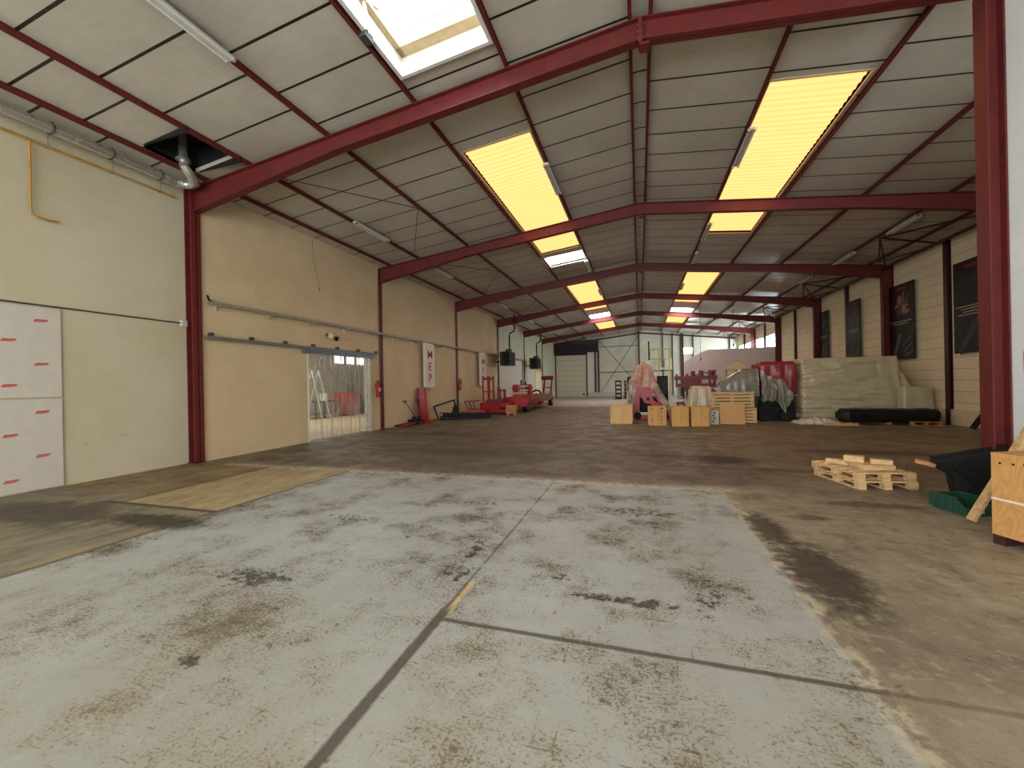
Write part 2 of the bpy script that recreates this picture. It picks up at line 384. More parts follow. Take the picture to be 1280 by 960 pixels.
# ------------------------------------------------------------ room shell
XL, XR, YB, YE = -9.48, 9.65, -8.0, 47.0
struct(MB().box(-18, YB, -.2, XR+.2, YE+.2, 0).build('floor', 'floor'), 'worn workshop floor: painted grey slab in front, bare stained concrete behind')
# ceiling strips between purlins, with openings for the rooflights
PX = [-9.62, -8.84, -7.64, -5.68, -3.77, -2.02, -.04, .26, 2.27, 3.95, 5.86, 7.7, 8.95, 9.8]
OFF = [7.48, 7.94, 7.52, 7.14, 8.04, 7.41, 7.77, 8.07, 7.35, 7.9, 7.5, 7.8, 7.6]
def hol(i, a, b): return dict(strip=i, a=a, b=b)
LX0, LX1, RX0, RX1 = -3.66, -2.12, 2.34, 3.84
openings = {4: [(-6.5, -1.0), (2.9, 5.98), (8.45, 16.12), (16.65, 18.0), (21.9, 30.2), (32.1, 34.6), (36.7, 42.0)],  # first opening on each slope: unseen rooflight added to light the foreground
            8: [(-6.5, -1.0), (8.45, 16.35), (21.9, 30.0), (32.1, 34.4), (36.3, 40.2)],
            1: [(5.32, 6.3)]}
pitch = .868
for i in range(len(PX)-1):
    x0, x1 = PX[i], PX[i+1]; mb = MB()
    def slab(xa, xb, ya, yb):
        if xb-xa < .001 or yb-ya < .001: return
        za, zb = zp(xa), zp(xb)
        mb.add([(xa,ya,za),(xb,ya,zb),(xb,yb,zb),(xa,yb,za),(xa,ya,za+.08),(xb,ya,zb+.08),(xb,yb,zb+.08),(xa,yb,za+.08)],
            [(0,3,2,1),(4,5,6,7),(0,1,5,4),(1,2,6,5),(2,3,7,6),(3,0,4,7)])
    y = YB
    hx0, hx1 = (LX0, LX1) if i == 4 else (RX0, RX1) if i == 8 else (x0, x1)
    for a, b in openings.get(i, []):
        slab(x0, x1, y, a); slab(x0, hx0, a, b); slab(hx1, x1, a, b); y = b
    if i == 6:   # ridge strip is folded
        slab(x0, XC, y, YE); slab(XC, x1, y, YE)
    else: slab(x0, x1, y, YE)
    o = mb.build('ceiling', 'ceil', uv=lambda v, i=i: (v.x*.33, (v.y-OFF[i])/pitch))
    struct(o)
# rooflights
wn = 0
def rooflight(xa, xb, ya, yb, mat, label, corr=True):
    global wn; wn += 1
    up = .07 if corr else .16; mb = MB()
    n = max(2, int((yb-ya)/.0445)) if corr else 1
    vs = []; fs = []
    for j in range(n+1):
        y = ya+(yb-ya)*j/n; dz = .018*math.cos(2*math.pi*y/.178) if corr else 0
        vs += [(xa, y, zp(xa)+up+dz), (xb, y, zp(xb)+up+dz)]
    for j in range(n): fs.append((2*j, 2*j+1, 2*j+3, 2*j+2))
    mb.add(vs, fs, True)
    o = mb.build(f'window_{wn}', mat); struct(o, label)
    fr = MB()
    for (p, q, r, s_) in ((xa-.04, xa, ya, yb), (xb, xb+.04, ya, yb)):
        fr.add([(p,r,zp(p)-.03),(q,r,zp(q)-.03),(q,s_,zp(q)-.03),(p,s_,zp(p)-.03),(p,r,zp(p)+up+.03),(q,r,zp(q)+up+.03),(q,s_,zp(q)+up+.03),(p,s_,zp(p)+up+.03)],
            [(0,3,2,1),(4,5,6,7),(0,1,5,4),(1,2,6,5),(2,3,7,6),(3,0,4,7)])
    for r in (ya-.04, yb):
        fr.add([(xa-.04,r,zp(xa)-.02),(xb+.04,r,zp(xb)-.02),(xb+.04,r+.04,zp(xb)-.02),(xa-.04,r+.04,zp(xa)-.02),(xa-.04,r,zp(xa)+up+.03),(xb+.04,r,zp(xb)+up+.03),(xb+.04,r+.04,zp(xb)+up+.03),(xa-.04,r+.04,zp(xa)+up+.03)],
            [(0,3,2,1),(4,5,6,7),(0,1,5,4),(1,2,6,5),(2,3,7,6),(3,0,4,7)])
    fr.build('window_frame', 'offwhite' if not corr else 'card', o)
    return o
for i, (xa, xb) in ((4, (LX0, LX1)), (8, (RX0, RX1))):
    for a, b in openings[i]:
        side = 'left' if i == 4 else 'right'
        if (a, b) == (2.9, 5.98): continue
        if b-a < 3 and a > 0: rooflight(xa, xb, a, b, 'whitelit', f'white daylit roof window in the {side} slope', False)
        else: rooflight(xa, xb, a, b, 'yel', f'yellow corrugated translucent rooflight in the {side} slope')  # also builds the added rooflights behind the camera
# the open smoke vent nearest the camera: deep white curb, hinged lid, sky above
wn += 1
ya, yb = 2.9, 5.97
LX0 += .01; LX1 -= .01
fr = MB(); up = .42
def slopebox(mb, xa, xb, ya, yb, lo, hi):
    mb.add([(xa,ya,zp(xa)+lo),(xb,ya,zp(xb)+lo),(xb,yb,zp(xb)+lo),(xa,yb,zp(xa)+lo),(xa,ya,zp(xa)+hi),(xb,ya,zp(xb)+hi),(xb,yb,zp(xb)+hi),(xa,yb,zp(xa)+hi)],
        [(0,3,2,1),(4,5,6,7),(0,1,5,4),(1,2,6,5),(2,3,7,6),(3,0,4,7)])
slopebox(fr, LX0-.06, LX0, ya, yb, -.06, up); slopebox(fr, LX1, LX1+.06, ya, yb, -.06, up)
slopebox(fr, LX0-.06, LX1+.06, yb, yb+.06, -.06, up); slopebox(fr, LX0-.06, LX1+.06, ya-.06, ya, -.06, up)
o = fr.build(f'window_{wn}', 'white'); struct(o, 'open roof vent window with white curb above the foreground')
g = MB(); slopebox(g, LX0, LX0+.09, ya, yb, .24, .34); slopebox(g, LX1-.05, LX1, ya, yb, .24, .34); slopebox(g, LX0, LX1, yb-.2, yb, .24, .34)
g.build('window_sash', 'card', o)
g = MB()
for yy in (yb-.32,): g.tube([(LX0, yy, zp(LX0)+.38), (LX1, yy, zp(LX1)+.38)], .008, 6)
g.build('window_wire', 'grey', o)
g = MB(); g.box(LX0-.13, 5.02, zp(LX0)-.13, LX0-.0, 5.2, zp(LX0)-.03); g.build('opener_motor', 'dkgrey', o)
g = MB(); g.bar((LX0+.02, 5.1, zp(LX0)-.06), (LX0+.05, 4.9, zp(LX0)+.3), .04, .02); g.bar((LX0+.05, 4.9, zp(LX0)+.3), (LX0+.12, 5.2, zp(LX0)+.34), .025, .02); g.build('opener_arm', 'white', o)

# walls
def wallY(name, xa, xb, ya, yb, z0, z1, mat): return struct(MB().box(xa, ya, z0, xb, yb, z1).build(name, mat))
ZW = 6.13
struct(MB().box(XL-.2, YB, 0, XL, -6.6, ZW).box(XL-.2, -6.6, 4.6, XL, -1.4, ZW).box(XL-.2, -1.4, 0, XL, Y1+.02, ZW).build('wall_left', 'wall1'))  # unseen opening behind the camera, added to let daylight in
XB = -9.32
struct(MB().box(XB-.2, Y1+.02, 0, XB, 9.78, ZW).box(XB-.2, 9.78, 2.66, XB, 12.62, ZW).box(XB-.2, 12.62, 0, XB, FY(4), ZW).build('wall_left', 'wall2'))
# far left bays: ribbed upper sheet, white lower panel
struct(MB().box(XB-.2, FY(4), 0, XB-.04, YE, ZW).build('wall_left', 'wall2'))
for k, (a, b) in enumerate(((FY(4)+.15, FY(5)-.1), (FY(5)+.15, FY(6)-.1), (FY(6)+.15, 45.6))):
    struct(MB().box(XB-.04, a, 3.5 if k < 2 else .1, XB+.02, b, 5.85).build('wall_left_panel', 'corr'))
    if k < 2: struct(MB().box(XB-.04, a, .1, XB+.0, b-(0 if k == 0 else 3), 3.4).build('wall_left_panel', 'offwhite'))
struct(MB().box(XB-.04, FY(5)+4.0, .1, XB+.0, FY(6)-.1, 2.7).build('wall_left_panel', 'siding'))
struct(MB().box(XR, 6.5, 0, XR+.2, FY(5)+.3, ZW).build('wall_right', 'siding'))
# right wall beyond frame 5: clerestory window band
mb = MB().box(XR, FY(5)+.3, 0, XR+.2, YE, 3.9).box(XR, FY(5)+.3, 5.0, XR+.2, YE, ZW)
yy = FY(5)+.3
wins = [(FY(5)+.45, FY(5)+3.2), (FY(5)+3.5, FY(6)-.25), (FY(6)+.4, FY(6)+3.2), (FY(6)+3.5, YE-.4)]
for a, b in wins: mb.box(XR, yy, 3.9, XR+.2, a, 5.0); yy = b
mb.box(XR, yy, 3.9, XR+.2, YE, 5.0)
struct(mb.build('wall_right', 'siding'))
for a, b in wins:
    wn += 1
    o = struct(MB().box(XR+.1, a, 3.9, XR+.12, b, 5.0).build(f'window_{wn}', 'winlit'), 'daylit clerestory window high on the right wall')
    f = MB()
    for q in range(4): yv = a+(b-a)*q/3; f.box(XR+.04, yv-.025, 3.9, XR+.1, yv+.025, 5.0)
    f.box(XR+.04, a, 3.9, XR+.1, b, 3.95).box(XR+.04, a, 4.95, XR+.1, b, 5.0); f.build('window_frame', 'grey', o)
# low plinth under the right wall siding
struct(MB().box(XR-.05, 6.5, 0, XR, FY(5), .5).build('baseboard_right', simple('cream_plinth', rgb(222, 204, 162), .7, 0, .08)))
# office side wall right of the pillar, and its return
WX = 4.28
struct(MB().box(WX, YB, 0, WX+.16, 6.5, zp(WX)+.05).build('wall_right_near', 'wallwhite'))
struct(MB().box(WX, 6.5, 0, XR+.2, 6.56, 5.35).build('wall_right_near', 'wallwhite'))
# end wall
EW = YE
mb = MB(); mb.box(-5.7, EW, 0, XR+.2, EW+.2, 4.45)
mb.box(-5.7, EW, 4.45, 4.45, EW+.2, 5.05).box(5.4, EW, 4.45, XR+.2, EW+.2, 5.05)
mb.prism([(-9.5, 0, 5.05), (XR+.2, 0, 5.05), (XR+.2, 0, zp(XR)+.04), (XC, 0, 7.24), (-9.5, 0, zp(9.7)+.04)], (0, .2, 0), (0, EW, 0))
mb.box(-9.6, EW, 4.70, -5.7, EW+.2, 5.05).box(-9.6, EW, 0, -9.18, EW+.2, 4.75)
struct(mb.build('wall_end', 'endwall'))
wn += 1; struct(MB().box(4.45, EW+.08, 4.45, 5.4, EW+.1, 5.05).build(f'window_{wn}', 'winlit'), 'small daylit window high in the end wall')
# back wall behind the camera; its unseen loading door is added to light the foreground
struct(MB().box(XL-.2, YB-.2, 0, -8.2, YB, 7.3).box(3.2, YB-.2, 0, WX+.2, YB, 7.3).box(-8.2, YB-.2, 5.4, 3.2, YB, 7.3).build('wall_back', 'wall1'))
# end wall sectional door, lintel
dr = MB().box(-9.2, EW-.02, 0, -5.75, EW+.1, 4.72)
d1 = struct(dr.build('door_1', simple('sectional_door', rgb(208, 202, 178), .5, 0, .05)), 'beige sectional roller door in the end wall')
g = MB()
for q in range(1, 8): g.box(-9.2, EW-.035, q*.59-.012, -5.75, EW-.019, q*.59+.012)
g.build('door_joint', 'grey', d1)
MB().box(-9.3, EW-.08, 0, -9.2, EW, 4.8).box(-5.75, EW-.08, 0, -5.62, EW, 4.8).build('door_track', 'brown', d1)
MB().box(-6.2, EW-.08, .2, -5.95, EW-.03, .36).build('door_handle', 'black', d1)
struct(MB().box(-9.45, EW-.5, 5.0, -4.35, EW-.05, 5.9).box(-9.45, EW-.35, 4.72, -5.6, EW-.05, 5.0).build('trim_1', 'dark'), 'dark boxed-in lintel over the roller door')
struct(MB().box(-9.45, EW-.45, 5.9, -4.3, EW-.05, 6.35).build('trim_2', 'brown'))
struct(MB().box(-5.6, EW-.06, .35, -4.85, EW, 5.0).build('trim_3', 'white'), 'white panel beside the roller door')
struct(MB().box(-4.82, EW-.14, .45, -4.66, EW, 5.1).box(-4.45, EW-.2, .45, -4.28, EW, 5.2).build('trim_4', 'brown'))
struct(MB().box(-4.28, EW-.04, 2.62, 3.3, EW, 2.74).build('trim_5', 'grey'))
struct(MB().box(-4.28, EW-.04, 5.5, 0, EW, 5.58).build('trim_6', 'grey'))
struct(MB().box(-5.6, EW-.1, 0, 3.3, EW, .45).build('baseboard_end', 'offwhite'))
for k, (x, w) in enumerate(((0, .14), (2.43, .1), (3.4, .12), (4.35, .32), (5.42, .12), (8.9, .12))):
    struct(MB().box(x-w/2, EW-.16, 0, x+w/2, EW-.045, zp(x)-.12).build(f'trim_{7+k}', 'brown' if k in (0, 3, 5) else 'dkgrey'))
struct(MB().box(1.7, EW-.3, 2.84, 3.35, EW-.17, 3.02).box(2.62, EW-.3, 3.02, 3.32, EW-.18, 3.98).build('trim_13', 'white'), 'white box panel and ledge on the end wall')
struct(MB().box(.16, EW-.1, .45, 2.3, EW-.045, 2.6).build('trim_14', 'white'))
# pinkish partition of the far right office, with sloping left shoulder
PY_ = FY(5)+.5
struct(MB().prism([(3.3, 0, 0), (9.6, 0, 0), (9.6, 0, 3.93), (5.0, 0, 3.88), (4.3, 0, 3.62), (3.3, 0, 3.0)], (0, .15, 0), (0, PY_, 0)).build('wall_partition', 'pinkwall'), 'pinkish white partition wall at the far right')
o = thing('handrail', (4.1, PY_-.15, 1.4), 'thin dark handrail rising along the pinkish partition wall at far right', 'handrail')
MB().tube([(3.3, PY_-.12, 1.5), (4.4, PY_-.12, 2.15), (5.1, PY_-.12, 2.15)], .035, 8).build('rail', 'brown', o)
for q, zq in ((3.4, 1.55), (4.9, 2.15)): MB().bar((q, PY_-.12, zq), (q, PY_, zq), .03).build('bracket', 'brown', o)
# bracing on the end wall
o = thing('cross_bracing', (-2.2, EW-.22, .4), 'dark steel X bracing across the beige end wall left of the centre post', 'bracing')
MB().bar((-4.2, EW-.2, 6.2), (.0, EW-.2, 1.0), .09, .05).build('brace', 'brown', o)
MB().bar((-4.1, EW-.27, .5), (0, EW-.27, 6.7), .12, .05).build('brace', 'brown', o)

# ------------------------------------------------------------ portal frames
def zbot(x):
    d = abs(x-XC)
    if d <= 5.6: return 6.76-.112*d
    z5 = 6.76-.112*5.6
    return z5 - (d-5.6)*(z5-5.50)/(9.4-5.6)
names = ['nearest', 'second', 'third', 'fourth', 'fifth', 'sixth']
for k in range(1, 7):
    y = FY(k)
    lab = {1: 'nearest red portal frame, over the foreground, with its pillar at the right edge'}.get(k,
          f'{names[k-1]} dark red portal frame of the hall counted from the camera')
    fr = thing('portal_frame', (XC, y, 0), lab, 'steel frame', 'portal frames across the hall')
    for sgn in (-1, 1):
        xe = -9.32 if sgn < 0 else 9.3
        xs = [XC+sgn*.02] + [XC+sgn*q for q in (2, 4, 5.6, 7, 8.2)] + [xe]
        mb = MB()
        # web
        mb.prism([(x, 0, zbot(x)) for x in xs] + [(x, 0, zt(x)-.0) for x in reversed(xs)], (0, .014, 0), (0, y-.007, 0))
        for a, b in zip(xs[:-1], xs[1:]):
            for zf, th in ((zbot, .018), (lambda x: zt(x)-.018, .018)):
                mb.prism([(a, 0, zf(a)), (b, 0, zf(b)), (b, 0, zf(b)+th), (a, 0, zf(a)+th)], (0, .17, 0), (0, y-.085, 0))
        mb.build('rafter', 'steel', fr)
        if not (k == 1 and sgn > 0):
            c = MB()
            if sgn < 0: xo, xi = XL-.0, -9.27
            else: xo, xi = XR-.0, 9.29
            zc = zt(xi)-.02 if sgn > 0 else zt(xi)-.02
            c.box(min(xi, xi-sgn*-.02), y-.1, 0, max(xi, xi+sgn*.02), y+.1, zc)
            c.box(min(xi, xo), y-.007, 0, max(xi, xo), y+.007, zc)
            c.box(xo-sgn*.02, y-.1, 0, xo, y+.1, zc)
            c.box(min(xi, xo), y-.13, 0, max(xi, xo), y+.13, .02)
            c.build('column', 'steel', fr)
    mb = MB().box(XC-.03, y-.1, 6.70, XC+.03, y+.1, 7.08).box(XC-.015, y-.09, 6.66, XC+.13, y+.09, 6.70)
    mb.build('ridge_plate', 'steel', fr)
    if k < 3:
        for zz in (6.8, 6.9, 7.0):
            for q in (-.05, .05): MB().tube([(XC-.045, y+q, zz), (XC+.045, y+q, zz)], .011, 6).build('bolt', 'grey', fr)
    if k == 1:
        c = MB(); z1 = zbot(4.2)+.0
        c.box(4.09, y-.1, 0, 4.108, y+.1, z1).box(4.252, y-.1, 0, 4.27, y+.1, z1).box(4.108, y-.007, 0, 4.252, y+.007, z1)
        c.box(4.05, y-.12, 0, 4.275, y+.12, .02); c.build('pillar', 'steel', fr)
# end frame rafter along the end wall (dark)
fr = thing('end_wall_rafter', (XC, FY(7)-.2, 6), 'dark sloping steel rafter along the top of the end wall', 'steel beam')
for sgn in (-1, 1):
    MB().bar((XC, EW-.3, 6.85), (XC+sgn*9.3, EW-.3, 5.8), .12, .14).build('rafter', 'brown', fr)
# purlins
plabels = ['wall-side', 'second', 'third', 'fourth', 'fifth']
pl = [x for x in PX[1:-1]]
desc = {-8.84: 'lowest dark red roof purlin along the left wall', -7.64: 'second dark red roof purlin up from the left wall', -5.68: 'third dark red roof purlin up from the left wall',
 -3.77: 'dark red roof purlin on the lower edge of the left rooflights', -2.02: 'dark red roof purlin on the upper edge of the left rooflights', -.04: 'left of the two ridge purlins',
 .26: 'right of the two ridge purlins', 2.27: 'dark red roof purlin on the upper edge of the right rooflights', 3.95: 'dark red roof purlin on the lower edge of the right rooflights',
 5.86: 'third dark roof purlin up from the right wall', 7.7: 'second dark roof purlin up from the right wall, struts meet it', 8.95: 'lowest dark roof purlin along the right wall'}
for x in pl:
    w = .022 if abs(x) > 1 else .028
    mb = MB().box(x-w, YB+.05, zt(x)+.004, x+w, EW-.02, zt(x)+.014).box(x-.006, YB+.05, zt(x), x+.006, EW-.02, zp(x)-.003).box(x-w, YB+.05, zp(x)-.014, x+w, EW-.02, zp(x)-.004)
    o = mb.build('roof_purlin', 'steel', origin=(x, 20, zt(x))); tag(o, desc[x], 'purlin', 'roof purlins')
struct(MB().box(XL-.02, YB, 6.02, XL+.05, EW-.1, 6.07).build('trim_20', 'brown')); struct(MB().box(XR-.05, 6.6, 5.98, XR, EW-.2, 6.04).build('trim_21', 'brown'))
# intermediate posts, right wall
for k, y in enumerate((16.93, 23.66, 30.55, 37.2, 43.9)):
    o = MB().box(9.53, y-.09, 0 if k < 3 else 3.2, 9.55, y+.09, 5.97).box(9.55, y-.01, 0 if k < 3 else 3.2, 9.648, y+.01, 5.97).box(9.632, y-.09, 0 if k < 3 else 3.2, 9.648, y+.09, 5.97).build('wall_post', 'brown', origin=(9.6, y, 0))
    tag(o, ['dark post on the right wall right of the star burst poster', 'dark post on the right wall beside the triangle poster', 'dark red post between the last poster and the far windows',
            'thin dark post between the nearer clerestory windows', 'thin dark post between the farthest clerestory windows'][k], 'post', 'intermediate wall posts')
# right eave struts
for k in range(2, 7):
    y = FY(k)
    o = thing('eave_strut', (8.5, y+3.3, 5.6), f'dark triangulated eave bracing in bay {k} along the top of the right wall' if k > 2 else 'nearest dark triangulated eave bracing at top right under the long twin tube light', 'bracing', 'eave bracing of the right wall')
    o['label'] = ['nearest dark triangulated eave bracing, above the star burst poster', 'eave bracing above the triangle poster', 'eave bracing in front of the pale far siding', 'eave bracing over the nearer clerestory windows', 'farthest eave bracing, by the end wall'][k-2]
    zc = 5.86
    MB().tube([(9.24, y+.12, zc), (9.24, y+S-.12, zc)], .055, 8).build('eave_tube', 'brown', o)
    m_ = y+3.37; zz = zt(7.7)-.03
    for a, b in (((7.72, m_, zz), (9.2, y+.5, zc)), ((7.72, m_, zz), (9.2, m_, zc)), ((7.72, m_, zz), (9.2, y+S-.5, zc))):
        MB().bar(a, b, .05, .05).build('strut', 'brown', o)
    MB().bar((7.72, m_, zz), (7.95, m_+.6, 5.55), .04).bar((7.95, m_+.6, 5.55), (9.2, m_+.7, zc), .04).build('strut', 'brown', o)
for k in range(1, 6):
    y = FY(k)
    o = thing('sag_rod', (-6.6, y+3.3, 6.3), ['first', 'second', 'third', 'fourth', 'fifth'][k-1]+' pair of thin bracing rods under the left roof slope, counted from the camera', 'bracing rod', 'roof bracing rods')
    for a, b in (((-7.62, y+.3, zt(-7.6)-.01), (-5.7, y+3.3, zt(-5.7)-.01)), ((-7.62, y+6.4, zt(-7.6)-.01), (-5.7, y+3.4, zt(-5.7)-.01))):
        MB().tube([a, b], .009, 6).build('rod', 'brown', o)

# ------------------------------------------------------------ fluorescent fixtures
def fixture():
    r = thing('fluorescent_fixture', (0, 0, 0), 'x', 'ceiling light', 'unlit twin tube fluorescent fixtures')
    MB().box(-.05, -.78, -.05, .05, .78, 0).build('housing', 'offwhite', r)
    MB().box(-.028, -.6, -.005, .028, .6, .07).build('hanger', 'grey', r)
    for s_ in (-1, 1):
        MB().tube([(s_*.06, -.74, -.06), (s_*.06, .74, -.06)], .017, 8).build('tube', 'tube', r)
        for e in (-.78, .74): MB().box(s_*.06-.022, e, -.085, s_*.06+.022, e+.04, -.02).build('lamp_holder', 'galv', r)
    return r
fx = fixture(); first = True
spots = [(-5.52, 3.7, 'at the top left, under the third purlin'), (-7.4, 10.3, 'low on the left roof slope between first and second frames'), (-7.45, 15.0, 'low on the left roof slope between second and third frames'),
  (-7.45, 22.6, 'low on the left roof slope between third and fourth frames'), (-7.45, 28.9, 'low on the left roof slope just past the fourth frame'), (-7.45, 35.9, 'low on the left roof slope past the fifth frame'), (-2.0, 10.25, 'beside the nearest left yellow rooflight'),
  (-2.05, 18.3, 'beside the small white left roof window'), (-2.05, 24.0, 'beside the second left yellow rooflight'), (2.3, 10.3, 'beside the nearest right yellow rooflight'), (2.3, 15.6, 'at the end of the nearest right yellow rooflight'),
  (2.3, 18.8, 'on the right slope below the gap before the third frame'), (2.3, 24.3, 'beside the second right yellow rooflight'), (7.62, 15.2, 'low on the right slope just past the second frame'), (7.55, 18.8, 'low on the right slope just before the third frame'),
  (7.4, 22.2, 'low on the right slope just past the third frame'), (5.9, 30.0, 'on the right slope between fourth and fifth frames'), (5.9, 36.0, 'on the right slope past the fifth frame'), (7.6, 37.5, 'near the nearer clerestory windows'), (5.9, 43, 'on the right slope by the end wall')]
for x, y, d in spots:
    o = fx if first else copy_tree(fx); first = False
    o.location = (x, y, zt(x)-.08 if x > -5.6 or x < -5.7 else zt(x)-.02)
    o['label'] = 'unlit twin tube fluorescent fixture '+d

for x, y, z0, lab in ((4.05, 31, 3.1, 'thin cable hanging from the roof before the pinkish partition, left one'), (6.1, 31, 4.0, 'thin cable hanging from the roof before the pinkish partition, right one')):
    o = MB().tube([(x, y, zt(x)), (x+.01, y, z0)], .012, 6).tube([(x+.01, y, z0), (x+.01, y, z0-.15)], .04, 8).build('hanging_cable', 'dkgrey', origin=(x, y, z0)); tag(o, lab, 'cable')
# ------------------------------------------------------------ left wall, bay 1
o = thing('ventilation_duct', (-9.1, 3, 5.9), 'shiny round metal duct running along the top of the left wall up into the roof', 'duct')
xd, zd = -9.12, 5.93
pts = [(xd, y, zd) for y in [YB+.4+i*.5 for i in range(29)] if y < 6.1] + [(xd, 6.12, zd)]
MB().tube(pts, .085, 20).build('pipe', 'galv', o)
g = MB()
for y in (0, 1.5, 3, 4.5, 5.9): g.tube([(xd, y, zd), (xd, y+.07, zd)], .093, 20)
g.build('coupling', 'galv', o)
MB().tube([(xd, 6.1, zd), (xd+.04, 6.24, zd), (xd+.16, 6.3, zd+.01), (xd+.28, 6.3, zd+.03), (xd+.34, 6.2, zd+.06), (xd+.35, 6.1, zd+.14), (xd+.35, 6.02, zd+.25)], .088, 16).build('elbow', 'galv', o)
MB().tube([(xd+.35, 6.02, zd+.2), (xd+.35, 6.0, 6.75)], .08, 16).tube([(xd+.35, 6.01, 6.24), (xd+.35, 6.01, 6.3)], .13, 16).build('riser', 'galv', o)
for y in (4.2, 5.0, 5.8):
    MB().tube([(xd+.1*math.cos(a), y, zd+.1*math.sin(a)) for a in [i*math.pi/6 for i in range(13)]], .012, 6, False).bar((xd, y, zd+.1), (xd-.12, y, 6.06), .015).build('hanger', 'dkgrey', o)
# dark opening in the roof round the riser
o = struct(MB().box(-8.86, 5.28, 6.19, -8.84, 6.34, 6.75).box(-7.64, 5.28, 6.32, -7.62, 6.34, 6.75).box(-8.86, 5.28, 6.19, -7.62, 5.315, 6.75).box(-8.86, 6.305, 6.19, -7.62, 6.34, 6.75).box(-8.86, 5.28, 6.75, -7.62, 6.34, 6.77).build('ceiling_shaft', 'hole'), 'dark square shaft in the roof where the metal duct goes up')
o = thing('gas_pipe', (-9.4, 3.5, 5.7), 'thin yellow pipe along the top of the left wall with a hooked drop', 'pipe')
xg = XL+.06
MB().tube([(xg, YB+.3, 5.74), (xg, 6.27, 5.74)], .018, 8).build('pipe', 'gas', o)
MB().tube([(xg, 4.08, 5.74), (xg, 4.08, 4.6), (xg+.0, 4.1, 4.53), (xg, 4.17, 4.5), (xg, 4.3, 4.5), (xg, 4.42, 4.52)], .016, 8).build('drop_pipe', 'gas', o)
for y in (3.2, 4.3, 5.2, 6.0): MB().tube([(xg, y, 5.72), (xg, y, 6.0)], .005, 6).bar((XL, y, 5.74), (xg+.02, y, 5.74), .02).build('clip', 'grey', o)
o = thing('cable_conduit', (XL+.02, 4, 3), 'thin grey conduit across the left wall above the white panels', 'conduit')
MB().tube([(XL+.02, YB+.2, 3.06), (XL+.02, 6.37, 3.06)], .014, 8).build('pipe', 'dkgrey', o)
MB().box(XL, 6.36, 2.99, XL+.07, 6.47, 3.12).build('junction_box', 'offwhite', o)
MB().tube([(XL+.02, 6.47, 3.03), (XL+.02, 6.49, 3.03)], .01, 6).build('cable', 'dkgrey', o)
# logo panels
def logo_mb(xf, yc, zc, w, h):      # slanted red block with tapering tail, faces +X
    m = MB(); y0 = yc-w/2
    cuts = [0, .17, .34, .5, .66, .80]
    for i in range(len(cuts)-1):
        a, b = y0+w*cuts[i]+.006, y0+w*cuts[i+1]-.002
        m.prism([(0, a-.02, zc-h/2), (0, b-.02, zc-h/2), (0, b+.012, zc+h/2), (0, a+.012, zc+h/2)], (.002, 0, 0), (xf, 0, 0))
    m.prism([(0, y0+w*.8, zc-h*.32), (0, y0+w, zc+h*.3), (0, y0+w*.82, zc+h/2)], (.002, 0, 0), (xf, 0, 0))
    return m
for lo, hi, lab in ((.02, 1.50, 'lower white wall panel printed with four small red logos'), (1.53, 3.02, 'upper white wall panel printed with four small red logos')):
    o = thing('wall_panel', (XL+.03, 3.2, lo), lab, 'panel', None)
    bevel(MB().box(XL+.002, 1.2, lo, XL+.03, 4.43, hi).build('board', simple('glossy_white_board', rgb(206, 198, 184), .35, 0, .03), o), .004)
    zs = (.2, .55, .92, 1.27)
    for i in range(8):
        y = (4.19 if i % 2 else 3.82) if i < 4 else (3.1 if i % 2 else 2.75)
        logo_mb(XL+.0305, y, lo+zs[i % 4], .17, .05).build('logo', 'logo', o)

# ------------------------------------------------------------ left wall, bay 2
o = thing('cable_tray', (-9.0, 14, 3.55), 'long galvanised cable tray along the left wall above the strip curtain door', 'cable tray')
xa = XB+.14
MB().box(xa-.06, Y1+.2, 3.53, xa+.06, FY(4)+6, 3.545).box(xa+.05, Y1+.2, 3.545, xa+.06, FY(4)+6, 3.60).box(xa-.06, Y1+.2, 3.545, xa-.05, FY(4)+6, 3.60).build('tray', 'tray', o)
MB().tube([(xa-.01, Y1+.16, 3.72), (xa-.01, Y1+.2, 3.62), (xa-.01, Y1+.5, 3.575), (xa-.01, FY(4)+6, 3.575)], .022, 8).tube([(xa+.03, Y1+.3, 3.565), (xa+.03, FY(4)+6, 3.565)], .014, 6).build('cable', 'black', o)
y = Y1+.45
while y < FY(4)+5: MB().box(XB, y, 3.43, XB+.02, y+.04, 3.56).bar((XB, y+.02, 3.52), (xa+.06, y+.02, 3.52), .03).build('bracket', 'galv', o); y += 1.42
o = thing('sliding_door_track', (XB, 9.9, 2.8), 'grey sliding door track along the left wall over the strip curtain door', 'track')
MB().box(XB+.03, Y1+.16, 2.74, XB+.1, 12.95, 2.82).build('rail', 'grey', o)
for i in range(7): MB().box(XB, Y1+.25+i*1.02, 2.80, XB+.09, Y1+.33+i*1.02, 2.90).build('bracket', 'dkgrey', o)
o = thing('strip_curtain', (XB+.05, 11.2, 0), 'clear plastic strip curtain hanging in the left wall doorway', 'curtain')
MB().box(XB+.0, 9.55, 2.62, XB+.14, 12.78, 2.735).build('rail', 'bluegrey', o)
ns = 13; w = (12.62-9.78)/ns
for i in range(ns):
    a = 9.78+i*w; m = MB(); vs = []; N = 8
    rows = 7
    for r_ in range(rows+1):
        z = 2.62-(2.58*r_/rows)
        for j in range(N+1):
            u = j/N; vs.append((XB+.055+(i % 2)*.022+.018*math.sin(u*math.pi)+.012*nz(i*3.1, z*.8), a-.03+u*(w+.06), z))
    fs = [(r_*(N+1)+j, r_*(N+1)+j+1, (r_+1)*(N+1)+j+1, (r_+1)*(N+1)+j) for r_ in range(rows) for j in range(N)]
    m.add(vs, fs, True); m.build('strip', 'strip', o)
